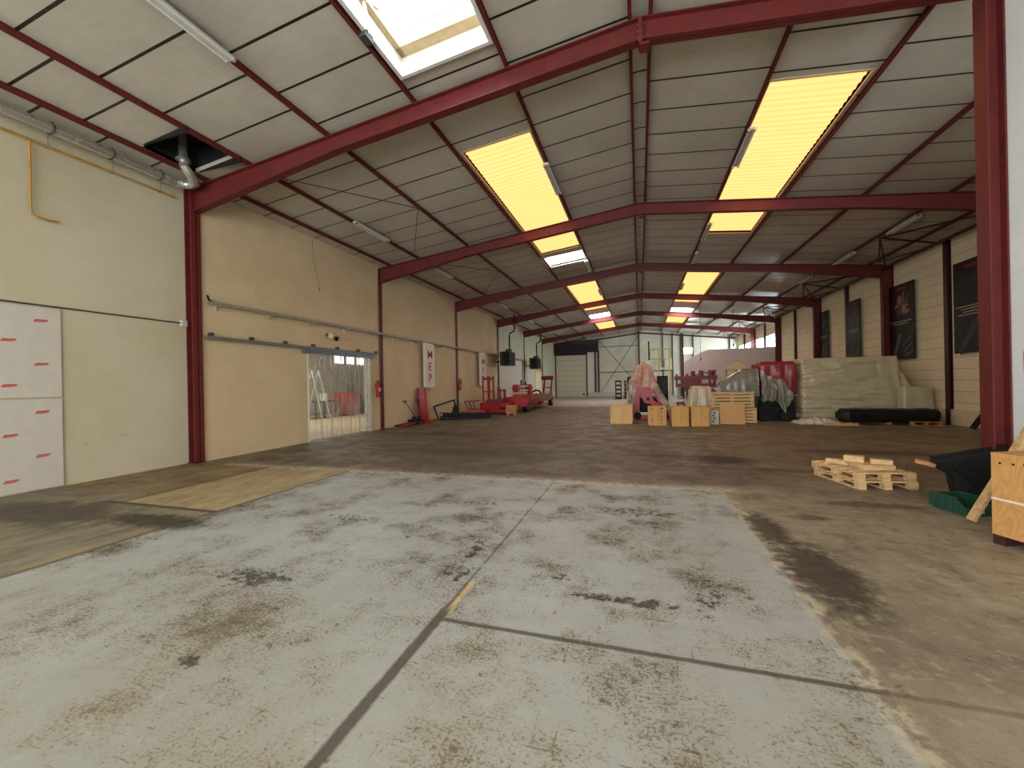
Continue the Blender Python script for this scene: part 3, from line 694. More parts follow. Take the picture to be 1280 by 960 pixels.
struct(MB().box(XB-.2, 9.74, 0, XB+.015, 9.79, 2.68).box(XB-.2, 12.6, 0, XB+.04, 12.70, 2.68).box(XB-.2, 9.74, 2.64, XB+.01, 12.7, 2.7).build('trim_22', 'white'), 'white door lining of the strip curtain doorway')
def extinguisher(x, y, z, lab):
    r = thing('fire_extinguisher', (x, y, z), lab, 'fire extinguisher', 'fire extinguishers')
    MB().tube([(x, y, z), (x, y, z+.02), (x, y, z+.42), (x, y, z+.48), (x, y, z+.52)], [.07, .078, .078, .06, .025], 16).build('cylinder', 'red', r)
    MB().tube([(x, y, z+.51), (x, y, z+.57)], .022, 8).bar((x, y, z+.57), (x+.0, y-.12, z+.62), .02).bar((x, y, z+.55), (x, y-.11, z+.55), .018).build('valve', 'black', r)
    MB().tube([(x, y+.02, z+.56), (x+.02, y+.09, z+.6), (x+.04, y+.14, z+.5), (x+.05, y+.12, z+.3), (x+.05, y+.1, z+.15)], .012, 6).build('hose', 'black', r)
    MB().box(x+.05, y-.035, z+.2, x+.081, y+.035, z+.33).build('paper_label', 'white', r)
    MB().box(x-.13, y-.02, z+.3, x-.07, y+.02, z+.5).build('wall_bracket', 'grey', r)
    return r
extinguisher(XB+.12, 12.98, 1.22, 'red fire extinguisher on the left wall right of the strip curtain door')
extinguisher(-9.14, FY(3)+.0, 1.32, 'small red fire extinguisher on the left column before the black lifting frame')
o = thing('wall_lamp', (XB, 10.6, 3.15), 'small beige box lamp on the left wall over the strip curtain door', 'lamp')
MB().obox((XB+.16, 10.62, 3.22), .2, .16, .16, 0, R(25), 0).build('housing', 'card', o)
MB().tube([(XB+.24, 10.64, 3.15), (XB+.31, 10.66, 3.1)], [.06, .075], 12).build('lens', 'black', o)
MB().box(XB, 10.52, 3.18, XB+.03, 10.68, 3.3).bar((XB, 10.5, 3.22), (XB+.12, 10.4, 3.22), .03).build('wall_bracket', 'grey', o)
o = MB().tube([(XB+.05, 9.98, 6.05), (XB+.05, 10.0, 5.5), (XB+.05, 10.14, 4.95), (XB+.05, 10.22, 4.62)], .008, 6).tube([(XB+.05, 10.22, 4.64), (XB+.05, 10.23, 4.55)], .02, 6).build('hanging_cable', 'grey', origin=(XB+.05, 10.1, 4.5))
tag(o, 'loose cable hanging from the roof edge high on the left wall', 'cable')

# side room behind the curtain
struct(MB().box(-18.2, 7.9, 0, -18, 24.2, 4.2).box(-18, 24, 0, XB-.2, 24.2, 4.2).box(-18, 7.8, 0, XB-.2, 8.0, 4.2).build('wall_side_room', 'offwhite'))
struct(MB().box(-18, 8, 0, XB-.2, 24, .012).build('floor_side_room', simple('pale_screed', rgb(196, 180, 148), .6, 0, .08)))
struct(MB().box(-18.2, 7.9, 4.1, XB-.2, 24.2, 4.3).build('ceiling_side_room', 'offwhite'))
for ya_, yb_ in ((21.0, 21.8), (22.1, 22.8), (23.1, 23.8)):
    wn += 1; struct(MB().box(-18, ya_, 3.1, -17.97, yb_, 3.7).build(f'window_{wn}', 'whitelit2'), 'daylit window of the side room')
wn += 1; struct(MB().box(-16.5, 11, 4.07, -12, 18, 4.099).build(f'window_{wn}', emit('side_room_glow_panel', (1, .97, .9, 1), 3.0)), 'added glowing ceiling panel that lights the side room')  # unseen emissive panel, added to brighten the side room
o = thing('step_ladder', (-14.5, 15.2, 0), 'white metal step ladder behind the strip curtain', 'ladder')
for s_ in (0, .5):
    MB().bar((-14.9, 14.9+s_, 0), (-14.3, 15.2+s_*.8, 2.4), .05, .03).build('side_rail', 'white', o)
    MB().bar((-13.7, 15.2+s_, 0), (-14.3, 15.2+s_*.8, 2.4), .04, .03).build('rear_leg', 'white', o)
for i in range(1, 8):
    q = i/8; MB().bar((-14.9+.6*q, 14.92+.3*q, 2.4*q), (-14.9+.6*q, 15.38+.24*q, 2.4*q), .07, .025).build('step', 'white', o)
o = thing('storage_rack', (-14.9, 14.3, 0), 'pale shelving rack with stacked trays behind the left edge of the strip curtain', 'rack')
for a in (0, .7):
    for b in (0, .5): MB().box(-15.3+a, 13.3+b, 0, -15.25+a, 13.35+b, 2.1).build('post', 'white', o)
for i in range(9): MB().box(-15.3, 13.3, .2+i*.22, -14.55, 13.85, .24+i*.22).build('shelf', 'white', o)
o = thing('red_cabinet', (-15.8, 19.4, 0), 'red machine cabinet seen through the strip curtain', 'cabinet')
bevel(MB().box(-16.3, 18.9, .1, -15.4, 20.0, 1.3).build('body', 'red', o), .02)
MB().box(-15.4, 19.0, .3, -15.38, 19.9, 1.2).build('door', 'pink', o); MB().box(-16.2, 19.0, 0, -15.5, 19.9, .1).build('plinth', 'black', o)
MB().box(-16.2, 19.1, 1.3, -15.6, 19.8, 1.75).build('control_box', 'grey', o)
o = thing('work_table', (-16, 17.4, 0), 'dark work bench left of the red cabinet behind the curtain', 'table')
MB().box(-16.6, 16.6, .85, -15.4, 18.5, .92).build('tabletop', 'dkgrey', o)
for a, b in ((-16.5, 16.7), (-15.5, 16.7), (-16.5, 18.4), (-15.5, 18.4)): MB().box(a-.03, b-.03, 0, a+.03, b+.03, .85).build('leg', 'dkgrey', o)
MB().box(-16.5, 16.7, .2, -15.5, 18.4, .25).build('shelf', 'grey', o)
o = MB().tube([(-15.9, 17.7, .92), (-15.9, 17.7, 1.3)], .22, 18).build('drum', 'white', origin=(-15.9, 17.7, .92)); tag(o, 'white drum standing on the dark bench behind the curtain', 'drum')
o = thing('machine', (-15.5, 21.3, 0), 'grey machine right of the red cabinet behind the curtain', 'machine')
bevel(MB().box(-16.4, 20.5, 0, -15.2, 22.0, 1.1).build('body', 'dkgrey', o), .03); MB().box(-16.2, 20.7, 1.1, -15.5, 21.8, 1.8).build('head', 'grey', o)
MB().tube([(-15.2, 21.2, .8), (-15.05, 21.2, .8)], .16, 14).build('handwheel', 'galv', o)

# banners M E P
def banner(yc, lab):
    r = thing('wall_banner', (-9.06, yc, 1.52), lab, 'sign', 'vertical banners on the left wall')
    bevel(MB().box(-9.16, yc-.42, 1.52, -9.04, yc+.42, 3.5).build('board', simple('banner_white', rgb(216, 208, 190), .5, 0, .03), r), .005)
    for q in (-.3, .25): MB().box(XB+.002, yc+q, 3.2, -9.16, yc+q+.05, 3.25).build('standoff', 'grey', r)
    for ch, zc in (('M', 3.0), ('E', 2.45), ('P', 1.95)):
        cu = bpy.data.curves.new('letter', 'FONT'); cu.body = ch; cu.size = .52; cu.extrude = .003; cu.offset = .004
        to = bpy.data.objects.new('letter', cu); col.objects.link(to)
        bpy.context.view_layer.update()
        me = bpy.data.meshes.new_from_object(to.evaluated_get(bpy.context.evaluated_depsgraph_get()))
        bpy.data.objects.remove(to); me.materials.clear(); me.materials.append(M['letter'])
        xs = [v.co.x for v in me.vertices]; ys = [v.co.y for v in me.vertices]; cx = (min(xs)+max(xs))/2; cy = (min(ys)+max(ys))/2
        for v in me.vertices:
            a, b, c = v.co; v.co = (c+.022, (a-cx)*1.25, (b-cy)+zc-1.52)
        lo = bpy.data.objects.new('letter_'+ch, me); lo.name = 'lettering'; col.objects.link(lo); lo.parent = r; lo.location = (0, 0, 0)
    return r
banner(16.66, 'white vertical banner lettered M E P above the leaning red plate, the nearer one')
banner(23.3, 'farther white vertical banner lettered M E P above the red masts')

# heaters hanging on the left side
def heater(yc, lab):
    x = -8.4; r = thing('unit_heater', (x, yc, 2.8), lab, 'heater', 'dark unit heaters on the left side')
    bevel(MB().box(x-.4, yc-.6, 2.82, x+.3, yc+.6, 3.75).build('housing', 'heater', r), .02)
    g = MB()
    for i in range(8): g.obox((x+.02, yc-.62, 2.95+i*.1), .5, .02, .07, R(35))
    g.build('louvre', 'black', r)
    g = MB()
    for i in range(8): g.obox((x+.32, yc, 2.92+i*.1), .02, 1.05, .07, 0, R(35))
    g.build('louvre', 'black', r)
    MB().box(x-.1, yc-.3, 3.75, x+.25, yc+.1, 3.92).build('flue_box', 'heater', r)
    MB().tube([(x+.1, yc, 3.9), (x+.1, yc, 4.85), (x+.14, yc+.05, 5.0), (x+.4, yc+.1, 5.15), (x+.44, yc+.1, 5.3)], .05, 10).tube([(x+.44, yc+.1, 5.25), (x+.44, yc+.1, zp(x+.3)-.005)], .05, 10).build('flue', 'black', r)
    for q in (-.4, .15): MB().bar((x-.4, yc+q, 3.1), (XB+.03, yc+q, 3.1), .05).build('wall_arm', 'black', r)
heater(26.3, 'nearer dark green unit heater high on the left wall with a flue pipe')
heater(33.9, 'farther dark green unit heater high on the left wall with a flue pipe')

# ------------------------------------------------------------ floor items by the left wall
def hand_truck(y0, lab, lean, fl=.9):
    x = -9.0; r = thing('pallet_jack', (x, y0, 0), lab, 'pallet truck', 'red pallet trucks with black handles')
    MB().bar((x-.1, y0-fl, .06), (x-.05, y0, .09), .13, .05).build('fork', 'redd', r)
    MB().bar((x+.25, y0-fl, .06), (x+.2, y0, .09), .13, .05).build('fork', 'red', r)
    MB().box(x-.12, y0, .04, x+.24, y0+.2, .22).tube([(x+.08, y0+.12, .1), (x+.08, y0+.12, .34)], .06, 10).build('pump', 'black', r)
    for s_ in (-.02, .18): MB().tube([(x+s_-.04, y0+.3, .07), (x+s_+.04, y0+.3, .07)], .07, 12).build('wheel', 'rubber', r)
    e = (x-.05+.05, y0+.3-lean, 1.0)
    MB().tube([(x+.08, y0+.3, .25), e], .014, 8).build('handle_shaft', 'black', r)
    MB().tube([(e[0], e[1]-.17, e[2]), (e[0], e[1]+.17, e[2])], .016, 8).tube([(e[0], e[1]-.12, e[2]-.0), (e[0], e[1], e[2]-.1), (e[0], e[1]+.12, e[2])], .01, 6).build('handle_grip', 'black', r)
hand_truck(14.82, 'nearer red pallet truck with tilted black T handle on the floor by the left wall', .7)
hand_truck(15.24, 'red pallet truck with near upright black T handle, right beside the tall red plate', .1, .03)
o = thing('red_plate', (-8.9, 16.3, 0), 'tall red steel plate leaning on the left wall near the first M E P banner', 'steel plate')
m = MB(); b0, b1 = (-8.98, 15.50), (-8.98, 16.3); t0, t1 = (-9.18, 15.75), (-9.18, 16.35)
m.add([(b0[0], b0[1], 0), (b1[0], b1[1], 0), (t1[0], t1[1], 1.5), (t0[0], t0[1], 1.5), (b0[0]-.03, b0[1], 0), (b1[0]-.03, b1[1], 0), (t1[0]-.03, t1[1], 1.5), (t0[0]-.03, t0[1], 1.5)],
    [(0,1,2,3),(7,6,5,4),(0,4,5,1),(1,5,6,2),(2,6,7,3),(3,7,4,0)]); m.build('plate', 'red', o)
MB().bar((b0[0], b0[1], 0.02), (t0[0], t0[1], 1.5), .1, .02).build('flange', 'redd', o); MB().bar((b1[0], b1[1], 0.02), (t1[0], t1[1], 1.5), .1, .02).build('flange', 'pink', o)
MB().box(-9.02, 15.5, 0, -8.7, 16.35, .05).build('foot_plate', 'red', o)
# black lifting frame lying along the wall
o = thing('lifting_frame', (-7.7, 17.8, 0), 'black steel fork chassis with a raised frame, lying on the floor by the left wall', 'machine frame')
A = Vector((-8.85, 16.95, 0)); D = Vector((2.2, 1.1, 0)).normalized(); Nn = Vector((-D.y, D.x, 0))
def L(u, v, z): p = A+D*u+Nn*v; return (p.x, p.y, z)
for v in (0, .55):
    MB().bar(L(.1, v, .1), L(2.45, v, .1), .16, .12).bar(L(.2, v, .26), L(2.3, v, .2), .08, .1).build('fork_beam', 'black', o)
    MB().bar(L(0, v, .05), L(-.18, v, .62), .05).bar(L(-.18, v, .62), L(.75, v, .9), .05).bar(L(.75, v, .9), L(.85, v, .3), .05).build('side_frame', 'black', o)
    for u in (.15, 2.2): MB().tube([L(u, v-.06, .07), L(u, v+.06, .07)], .07, 12).build('wheel', 'rubber', o)
MB().bar(L(-.18, 0, .62), L(-.18, .55, .62), .05).bar(L(.75, 0, .9), L(.75, .55, .9), .05).bar(L(.1, 0, .3), L(.1, .55, .3), .06).bar(L(2.3, 0, .15), L(2.3, .55, .15), .08).build('cross_member', 'black', o)
MB().prism([Vector(L(.6, 0, .2)), Vector(L(1.0, 0, .2)), Vector(L(.95, 0, .55)), Vector(L(.8, 0, .75)), Vector(L(.7, 0, .55))], Nn*.5, (0, 0, 0)).build('bracket', 'black', o)
MB().bar(L(1.1, .75, .3), L(2.2, .75, .3), .12, .12).build('cross_tube', 'red', o)
# red machine with masts
o = thing('mast_carriage', (-7.6, 20.8, 0), 'red lifting carriage with four tall masts standing by the left wall', 'machine')
for i, (x, h) in enumerate(((-8.15, 2.05), (-7.85, 2.05), (-7.78, 2.05), (-7.55, 2.05))):
    MB().bar((x, 20.9, .2), (x, 20.9, h), .07, .09).build('mast', 'redd' if i % 2 else 'red', o)
MB().bar((-8.15, 20.9, 1.9), (-7.55, 20.9, 1.9), .08, .1).bar((-8.15, 20.9, 1.2), (-7.55, 20.9, 1.2), .05).build('mast_cap', 'redd', o)
for x, h in ((-7.4, 1.45), (-7.25, 1.4), (-7.05, 1.35), (-6.98, 1.3)): MB().bar((x, 21.2, .2), (x, 21.2, h), .06, .08).build('mast', 'redd', o)
MB().bar((-7.4, 21.2, 1.25), (-6.98, 21.2, 1.25), .07).build('mast_cap', 'redd', o)
MB().box(-8.5, 20.4, .1, -6.5, 20.6, .22).box(-8.5, 21.3, .1, -6.5, 21.5, .22).box(-8.2, 20.5, .22, -6.6, 21.4, .62).build('chassis', 'red', o)
MB().box(-7.7, 20.1, .62, -6.9, 20.9, .8).bar((-7.0, 20.3, .35), (-6.65, 20.15, .35), .14).build('hood', 'redd', o)
MB().bar((-9.0, 20.3, .7), (-8.1, 20.4, .74), .05).bar((-9.0, 20.3, .7), (-8.8, 20.3, .3), .04).bar((-8.75, 20.3, .7), (-8.6, 20.3, .3), .04).bar((-8.5, 20.3, .7), (-8.4, 20.3, .3), .04).bar((-8.8, 20.3, .3), (-8.1, 20.3, .3), .05).build('guard_frame', 'redd', o)
for x in (-8.4, -6.7):
    for y in (20.5, 21.4): MB().tube([(x, y-.06, .08), (x, y+.06, .08)], .08, 12).build('wheel', 'rubber', o)
# red trailer carriage with big tyres
o = thing('wheeled_carriage', (-6.7, 23, 0), 'long red wheeled carriage with black tyres behind the small wooden crate', 'machine')
MB().prism([(-7.5, 0, .45), (-6.9, 0, .3), (-5.9, 0, .35), (-5.75, 0, .75), (-6.6, 0, .95), (-7.4, 0, .8)], (0, 2.6, 0), (0, 21.6, 0)).build('body', 'red', o)
MB().box(-7.45, 24.2, .45, -6.0, 29.2, .85).build('bed', 'redd', o)
MB().box(-6.9, 25.2, .18, -5.9, 26.8, .26).build('step_board', 'pink', o)
for x, y in ((-6.85, 21.95), (-6.15, 22.4), (-6.9, 28.9), (-6.1, 28.9)):
    ty = MB().tube([(x-.12, y, .3), (x+.12, y, .3)], .3, 20).build('tyre', 'rubber', o); MB().tube([(x-.13, y, .3), (x+.13, y, .3)], .14, 14).build('hub', 'grey', ty)
for y in (24.3, 27.4):
    MB().box(-7.5, y, .85, -7.2, y+.5, 1.55).tube([(-7.35, y-.05, 1.3), (-7.35, y+.55, 1.3)], .2, 14).build('bearing_block', 'red', o)
MB().tube([(-7.35, 24.8, 1.42), (-7.35, 27.4, 1.42)], .04, 8).tube([(-7.35, 24.8, 1.15), (-7.35, 27.4, 1.15)], .04, 8).build('roller', 'white', o)
MB().tube([(-7.0, 22.4, 1.02), (-6.7, 24.5, 1.0)], .09, 10).build('hydraulic_cylinder', 'wood', o)
o = thing('small_crate', (-6.25, 20.0, 0), 'small pale wooden crate on the floor in front of the red carriage, left side', 'crate')
for i in range(3): MB().box(-6.48, 19.8, .1+i*.14, -6.05, 19.83, .225+i*.14).box(-6.05, 19.83, .1+i*.14, -6.02, 20.2, .225+i*.14).box(-6.48, 20.2, .1+i*.14, -6.05, 20.23, .225+i*.14).box(-6.51, 19.8, .1+i*.14, -6.48, 20.2, .225+i*.14).build('board', 'wood2', o)
for x in (-6.46, -6.1): MB().box(x, 19.83, 0, x+.05, 20.2, .52).build('corner_post', 'wood', o)
o = thing('red_stand', (-6.9, 30.8, 0), 'upright red and white machine stand far down by the left wall', 'stand')
for s_ in (0, .55): MB().bar((-7.1+s_, 30.6, 0), (-6.95+s_, 31, 2.05), .09).build('upright', 'redd', o)
for i in range(6): MB().box(-7.05, 30.75+i*.04, .25+i*.32, -6.55, 30.9+i*.04, .36+i*.32).build('rung_plate', 'pink' if i % 2 else 'white', o)
MB().tube([(-7.2, 30.9, 2.0), (-6.3, 30.9, 2.0)], .16, 12).build('top_roller', 'redd', o)
MB().box(-7.3, 30.2, 0, -6.2, 31.3, .1).build('base', 'pink', o)
o = thing('red_jack', (-7.2, 29.8, 0), 'low red and white jack with dark top, before the red machine stand', 'jack')
MB().box(-7.6, 29.3, 0, -6.9, 29.9, .12).build('base', 'red', o); MB().tube([(-7.3, 29.6, .1), (-7.3, 29.6, .9)], .1, 12).build('body', 'white', o)
MB().tube([(-7.7, 29.6, .6), (-7.65, 29.6, .95), (-7.4, 29.6, 1.08), (-7.1, 29.6, 1.05), (-6.95, 29.6, .8)], .07, 10).build('arch', 'black', o)
o = thing('wall_cabinet', (XB, FY(5)-1.0, 0), 'grey electrical board with red hand wheels by the fifth left column', 'electrical board')
MB().box(XB, FY(5)-1.3, .9, XB+.2, FY(5)-.3, 1.9).build('board', 'grey', o)
MB().tube([(XB+.2, FY(5)-.5, 1.6), (XB+.3, FY(5)-.5, 1.6)], .15, 12).tube([(XB+.2, FY(5)-.5, 1.2), (XB+.3, FY(5)-.5, 1.2)], .15, 12).build('hand_wheel', 'redd', o)
MB().tube([(XB+.1, FY(5)-.8, 1.9), (XB+.1, FY(5)-.8, 3.5)], .05, 8).build('conduit', 'grey', o)

# ------------------------------------------------------------ posters on the right wall
def poster(y0, y1, z0, z1, lab, kind):
    x = 9.55; r = thing('poster', (x, (y0+y1)/2, z0), lab, 'poster', 'black posters on the right wall')
    t = NT('poster_print'); f = t.noise(t.coord(), 1.6, 4, .5, .4)
    mt = t.done(t.bsdf(t.mix(t.ramp(f, .5, .75), rgb(22, 20, 19), rgb(48, 42, 36)), .5, 0, .3))
    MB().box(x-.03, y0, z0, x, y1, z1).build('board', mt, r)
    for q in (y0+.2, y1-.25): MB().box(x, q, z1-.35, XR-.003, q+.05, z1-.3).build('standoff', 'grey', r)
    h = z1-z0; w = y1-y0; xf = x-.032
    lg = MB(); yc = (y0+y1)/2
    for i in range(5):
        b = yc+w*.2-i*w*.085; lg.prism([(0, b, z1-h*.085), (0, b-w*.075, z1-h*.085), (0, b-w*.09, z1-h*.045), (0, b-.015, z1-h*.045)], (.002, 0, 0), (xf, 0, 0))
    lg.build('logo', 'logodark', r)
    tx = MB()
    for i, (a, b) in enumerate(((.05, .9), (.2, .75), (.25, .95), (.12, .85))[:4 if kind == 'grid' else 2]):
        zz = z0+h*.50-i*h*.03; tx.box(xf, y1-w*a, zz, xf+.002, y1-w*b, zz+h*.008)
    tx.build('text_lines', 'cream_print', r)
    g = MB()
    def ln(p, q, wd=.015): g.bar((xf, y1-w*p[0], z0+h*p[1]), (xf, y1-w*q[0], z0+h*q[1]), .004, wd)
    if kind == 'grid':
        for p, q in (((.02, .28), (.3, .42)), ((.3, .42), (.5, .36)), ((.5, .36), (.3, .05)), ((.1, .3), (.3, .05)), ((.02, .28), (.15, .2)), ((.75, .3), (.72, .05)), ((.6, .24), (1, .27)), ((.6, .18), (1, .2)), ((.6, .12), (1, .14)), ((.55, .07), (1, .08))): ln(p, q)
        g.build('line_drawing', 'grey_print', r)
        bb = MB(); bb.bar((xf, y1-w*.15, z0), (xf, y1-w*.85, z0+h*.48), .003, .22); bb.build('grey_band', simple('grey_band_print', rgb(44, 40, 36), .5, 0, .2), r)
    elif kind == 'burst':
        t = NT('burst_print'); fb = t.noise(t.coord(), 4, 4, .6, .5)
        mb2 = t.done(t.bsdf(t.mix(t.ramp(fb, .35, .65), rgb(188, 142, 104), rgb(96, 66, 50)), .5))
        bb = MB(); cy, cz = .55, .72
        for i in range(22):
            a = i*2*math.pi/22+.2*random.random(); rr = .22+.2*random.random()
            c = (xf, y1-w*cy, z0+h*cz); e1 = (xf, y1-w*cy+math.cos(a-.07)*rr*1.5, z0+h*cz+math.sin(a-.07)*rr*1.3); e2 = (xf, y1-w*cy+math.cos(a+.1)*rr*1.2, z0+h*cz+math.sin(a+.1)*rr*1.3)
            bb.add([c, e1, e2], [(0, 1, 2)])
        bb.build('burst_graphic', mb2, r)
        ln((.2, .02), (.45, .34), .16); ln((.6, .1), (.9, .2), .05); ln((.55, .18), (.9, .3), .05); ln((.65, .05), (.95, .1), .05); g.build('figure_graphic', simple('steel_print', rgb(92, 86, 80), .5, 0, .5, 8), r)
    elif kind == 'tri':
        ln((.1, .1), (.6, .3), .05); ln((.6, .3), (.9, .1), .05); ln((.1, .1), (.9, .1), .05); ln((.3, .75), (.45, .6), .1); ln((.6, .8), (.8, .62), .12); g.build('triangle_graphic', 'grey_print', r)
    else:
        ln((.2, .0), (.5, .35), .14); ln((.6, .0), (.8, .35), .1); ln((.4, .65), (.6, .85), .2); g.build('beam_graphic', 'grey_print', r)
poster(15.02, 16.55, 2.27, 5.08, 'black poster with cream text lines and a line drawing, partly behind the red pillar', 'grid')
poster(18.52, 20.05, 2.23, 5.09, 'black poster with a glowing star burst on the right wall', 'burst')
poster(22.33, 23.5, 2.36, 5.15, 'black poster with a triangle drawing, beside a dark wall post', 'tri')
poster(25.6, 26.66, 2.44, 5.16, 'farthest black poster, showing beams, past the fourth frame', 'beams')

# ------------------------------------------------------------ centre goods
def wooden_box(x0, y0, w, d, h, lab, mat, mat2, holes=(), rz=0):
    r = thing('plywood_box', (x0+w/2, y0+d/2, 0), lab, 'box', 'plywood boxes in a row')
    t = .02
    MB().box(x0+t, y0, .05, x0+w-t, y0+t, h).build('front_panel', mat, r)
    MB().box(x0+t, y0+d-t, .05, x0+w-t, y0+d, h).build('back_panel', mat, r)
    MB().box(x0, y0+.0, .04, x0+t, y0+d, h-.01).build('side_panel', mat2, r); MB().box(x0+w-t, y0, .04, x0+w, y0+d, h-.01).build('side_panel', mat2, r)
    MB().box(x0+t, y0+t, .06, x0+w-t, y0+d-t, .08).build('base_panel', mat2, r)
    MB().box(x0+.02, y0-.015, 0.0, x0+w-.02, y0+.06, .05).box(x0+.02, y0+d-.08, 0, x0+w-.02, y0+d, .05).build('skid', mat, r)
    if holes:
        g = MB()
        for a, b in holes: g.tube([(x0+w*a, y0-.002, h*b), (x0+w*a, y0+.001, h*b)], .022, 10)
        g.build('bolt_holes', 'hole', r)
    return r
wooden_box(-1.10, 16.15, .82, .8, .70, 'pale plywood box at the left end of the row of boxes', 'box', 'box')
wooden_box(.27, 15.65, .62, .6, .68, 'plywood box with rows of dark bolt holes, second from the left', 'box2', 'box', [(.22, .88), (.72, .88), (.72, .92), (.72, .7), (.72, .5), (.72, .28), (.72, .12), (.22, .3), (.22, .2), (.8, .9)])
wooden_box(1.04, 15.45, .58, .6, .68, 'plain amber plywood box, third from the left', 'box2', 'wood2')
wooden_box(1.68, 15.48, .6, .6, .67, 'plain amber plywood box touching the standing pallets', 'box2', 'wood2')
# standing pallets
def pallet_parts(r, W, D_, hgt, mat='wood', deck=7, both=True):
    """lying pallet centred at origin, W along X, D_ along Y"""
    h = hgt
    for i in range(3):
        for j in range(3):
            cx = (-W/2+.05, 0, W/2-.05)[i]; cy = (-D_/2+.05, 0, D_/2-.05)[j]
            MB().box(cx-.05, cy-.05, .02, cx+.05, cy+.05, h-.045).build('block', mat, r)
    for i in range(3):
        cx = (-W/2+.05, 0, W/2-.05)[i]
        MB().box(cx-.05, -D_/2, h-.045, cx+.05, D_/2, h-.022).build('stringer_board', mat, r)
    n = deck
    for i in range(n):
        cy = -D_/2+.05+(D_-.1)*i/(n-1); MB().box(-W/2, cy-.045, h-.022, W/2, cy+.045, h).build('deck_board', mat, r)
    for j in (-1, 0, 1):
        cy = j*(D_/2-.05); MB().box(j*(W/2-.05)-.05, -D_/2, 0, j*(W/2-.05)+.05, D_/2, .02).build('bottom_board', mat, r)
def standing(lab, x, y, z, W, Hh, tilt, dz=0):
    r = thing('wooden_pallet', (0, 0, 0), lab, 'pallet', 'pallets standing on edge')
    pallet_parts(r, W, Hh, .14, 'wood', 5)
    r.location = (x, y, z); r.rotation_euler = (R(90)-tilt, 0, 0)
    return r
standing('lower pallet standing on edge right of the plywood boxes', 3.26, 16.66, .29, 1.40, .54, R(3))
standing('upper pallet standing on edge on top of the lower one', 3.2, 16.76, .86, 1.42, .58, R(2))
o = MB().obox((3.13, 16.30, .365), .8, .02, .72, R(-8)).build('chipboard_sheet', 'mdf', origin=(3.13, 16.32, .0)); tag(o, 'plain chipboard sheet leaning on the standing pallets', 'board')
o = thing('hardware_box', (2.52, 16.2, 0), 'small open white crate with dark contents between plywood box and chipboard', 'crate')
MB().box(2.42, 16.2, 0, 2.68, 16.23, .5).build('front_panel', 'offwhite', o); MB().box(2.42, 16.23, 0, 2.44, 16.45, .45).box(2.66, 16.23, 0, 2.68, 16.45, .45).build('side_panel', 'offwhite', o)
for i in range(4): MB().tube([(2.5+.05*(i % 2), 16.185, .12+i*.1), (2.5+.05*(i % 2), 16.2, .12+i*.1)], .03, 8).build('fitting', 'black', o)

def cloth(name, mat, parent, rings, n=64, amp=.05, folds=9, seed=0, cap=True):
    """rings: list of (z, list of outline (x,y) corners). folds grow downwards"""
    rr = []
    K = len(rings); sub = 6
    def outline(poly):
        P = [Vector((a, b)) for a, b in poly]; per = [(P[(i+1) % len(P)]-P[i]).length for i in range(len(P))]; T = sum(per); out = []
        for j in range(n):
            d = T*j/n; i = 0
            while i < len(P)-1 and d > per[i]: d -= per[i]; i += 1
            out.append(P[i].lerp(P[(i+1) % len(P)], min(1, d/max(per[i], 1e-6))))
        # soften corners
        for _ in range(2): out = [(out[j-1]+out[j]*2+out[(j+1) % n])/4 for j in range(n)]
        return out
    O = [(z, outline(p)) for z, p in rings]
    for k in range(K-1):
        za, a = O[k]; zb, b = O[k+1]
        for s_ in range(sub if k < K-2 else sub+1):
            q = s_/sub; z = za+(zb-za)*q; prog = (k+q)/(K-1)
            c = [a[j].lerp(b[j], q) for j in range(n)]; ctr = sum(c, Vector((0, 0)))/n; pts = []
            for j in range(n):
                ang = 2*math.pi*j/n
                f = amp*(.25+prog)*(math.sin(ang*folds+2.5*nz(seed, z*1.2, 1))*.6+1.4*nz(j*folds*.05+seed*7, z*1.1, seed))
                d = (c[j]-ctr); l = d.length or 1
                p = c[j]+d/l*f
                zz = z+(.05*nz(j*.4+seed, 3, seed) if k == K-2 and s_ == sub else 0)+.03*nz(p.x*3, p.y*3, seed+5)
                pts.append((p.x, p.y, max(.01, zz)))
            rr.append(pts)
    top = rr[0]; cx = sum(p[0] for p in top)/n; cy = sum(p[1] for p in top)/n; cz = sum(p[2] for p in top)/n
    m = MB(); inner = [(cx+(p[0]-cx)*.5, cy+(p[1]-cy)*.5, cz+.02*nz(i*.3, seed)) for i, p in enumerate(top)]; tip = [(cx+(p[0]-cx)*.02, cy+(p[1]-cy)*.02, cz+.01) for p in top]
    m.loft([tip, inner]+rr, cap=False)
    o = m.build(name, mat, parent) if parent else m.build(name, mat)
    return o
def rect(x0, x1, y0, y1): return [(x0, y0), (x1, y0), (x1, y1), (x0, y1)]

# tepee shaped machine under clear film
o = thing('covered_machine', (.4, 18.5, 0), 'tall pointed red machine under translucent plastic film, behind the plywood boxes', 'machine')
MB().box(-.28, 18.15, .08, -.02, 18.35, 1.5).build('upright_post', 'red', o)
MB().bar((-.12, 18.3, 1.2), (.25, 18.5, 2.35), .16, .2).bar((.95, 18.4, .35), (.3, 18.5, 2.3), .16, .2).build('boom', 'red', o)
MB().bar((.1, 18.05, 1.0), (1.05, 18.05, .3), .26, .2).tube([(.32, 17.93, .86), (.32, 18.2, .86)], .2, 18).build('arm', 'red', o)
MB().tube([(.32, 17.9, .86), (.32, 17.93, .86)], .07, 12).build('pivot_pin', 'black', o)
MB().box(-.1, 18.4, .25, .9, 19.0, .9).build('engine_block', 'black', o)
MB().box(-.3, 17.95, .02, 1.15, 18.2, .2).build('chassis_beam', 'red', o); MB().box(-.3, 18.9, .02, 1.15, 19.1, .2).build('chassis_beam', 'red', o)
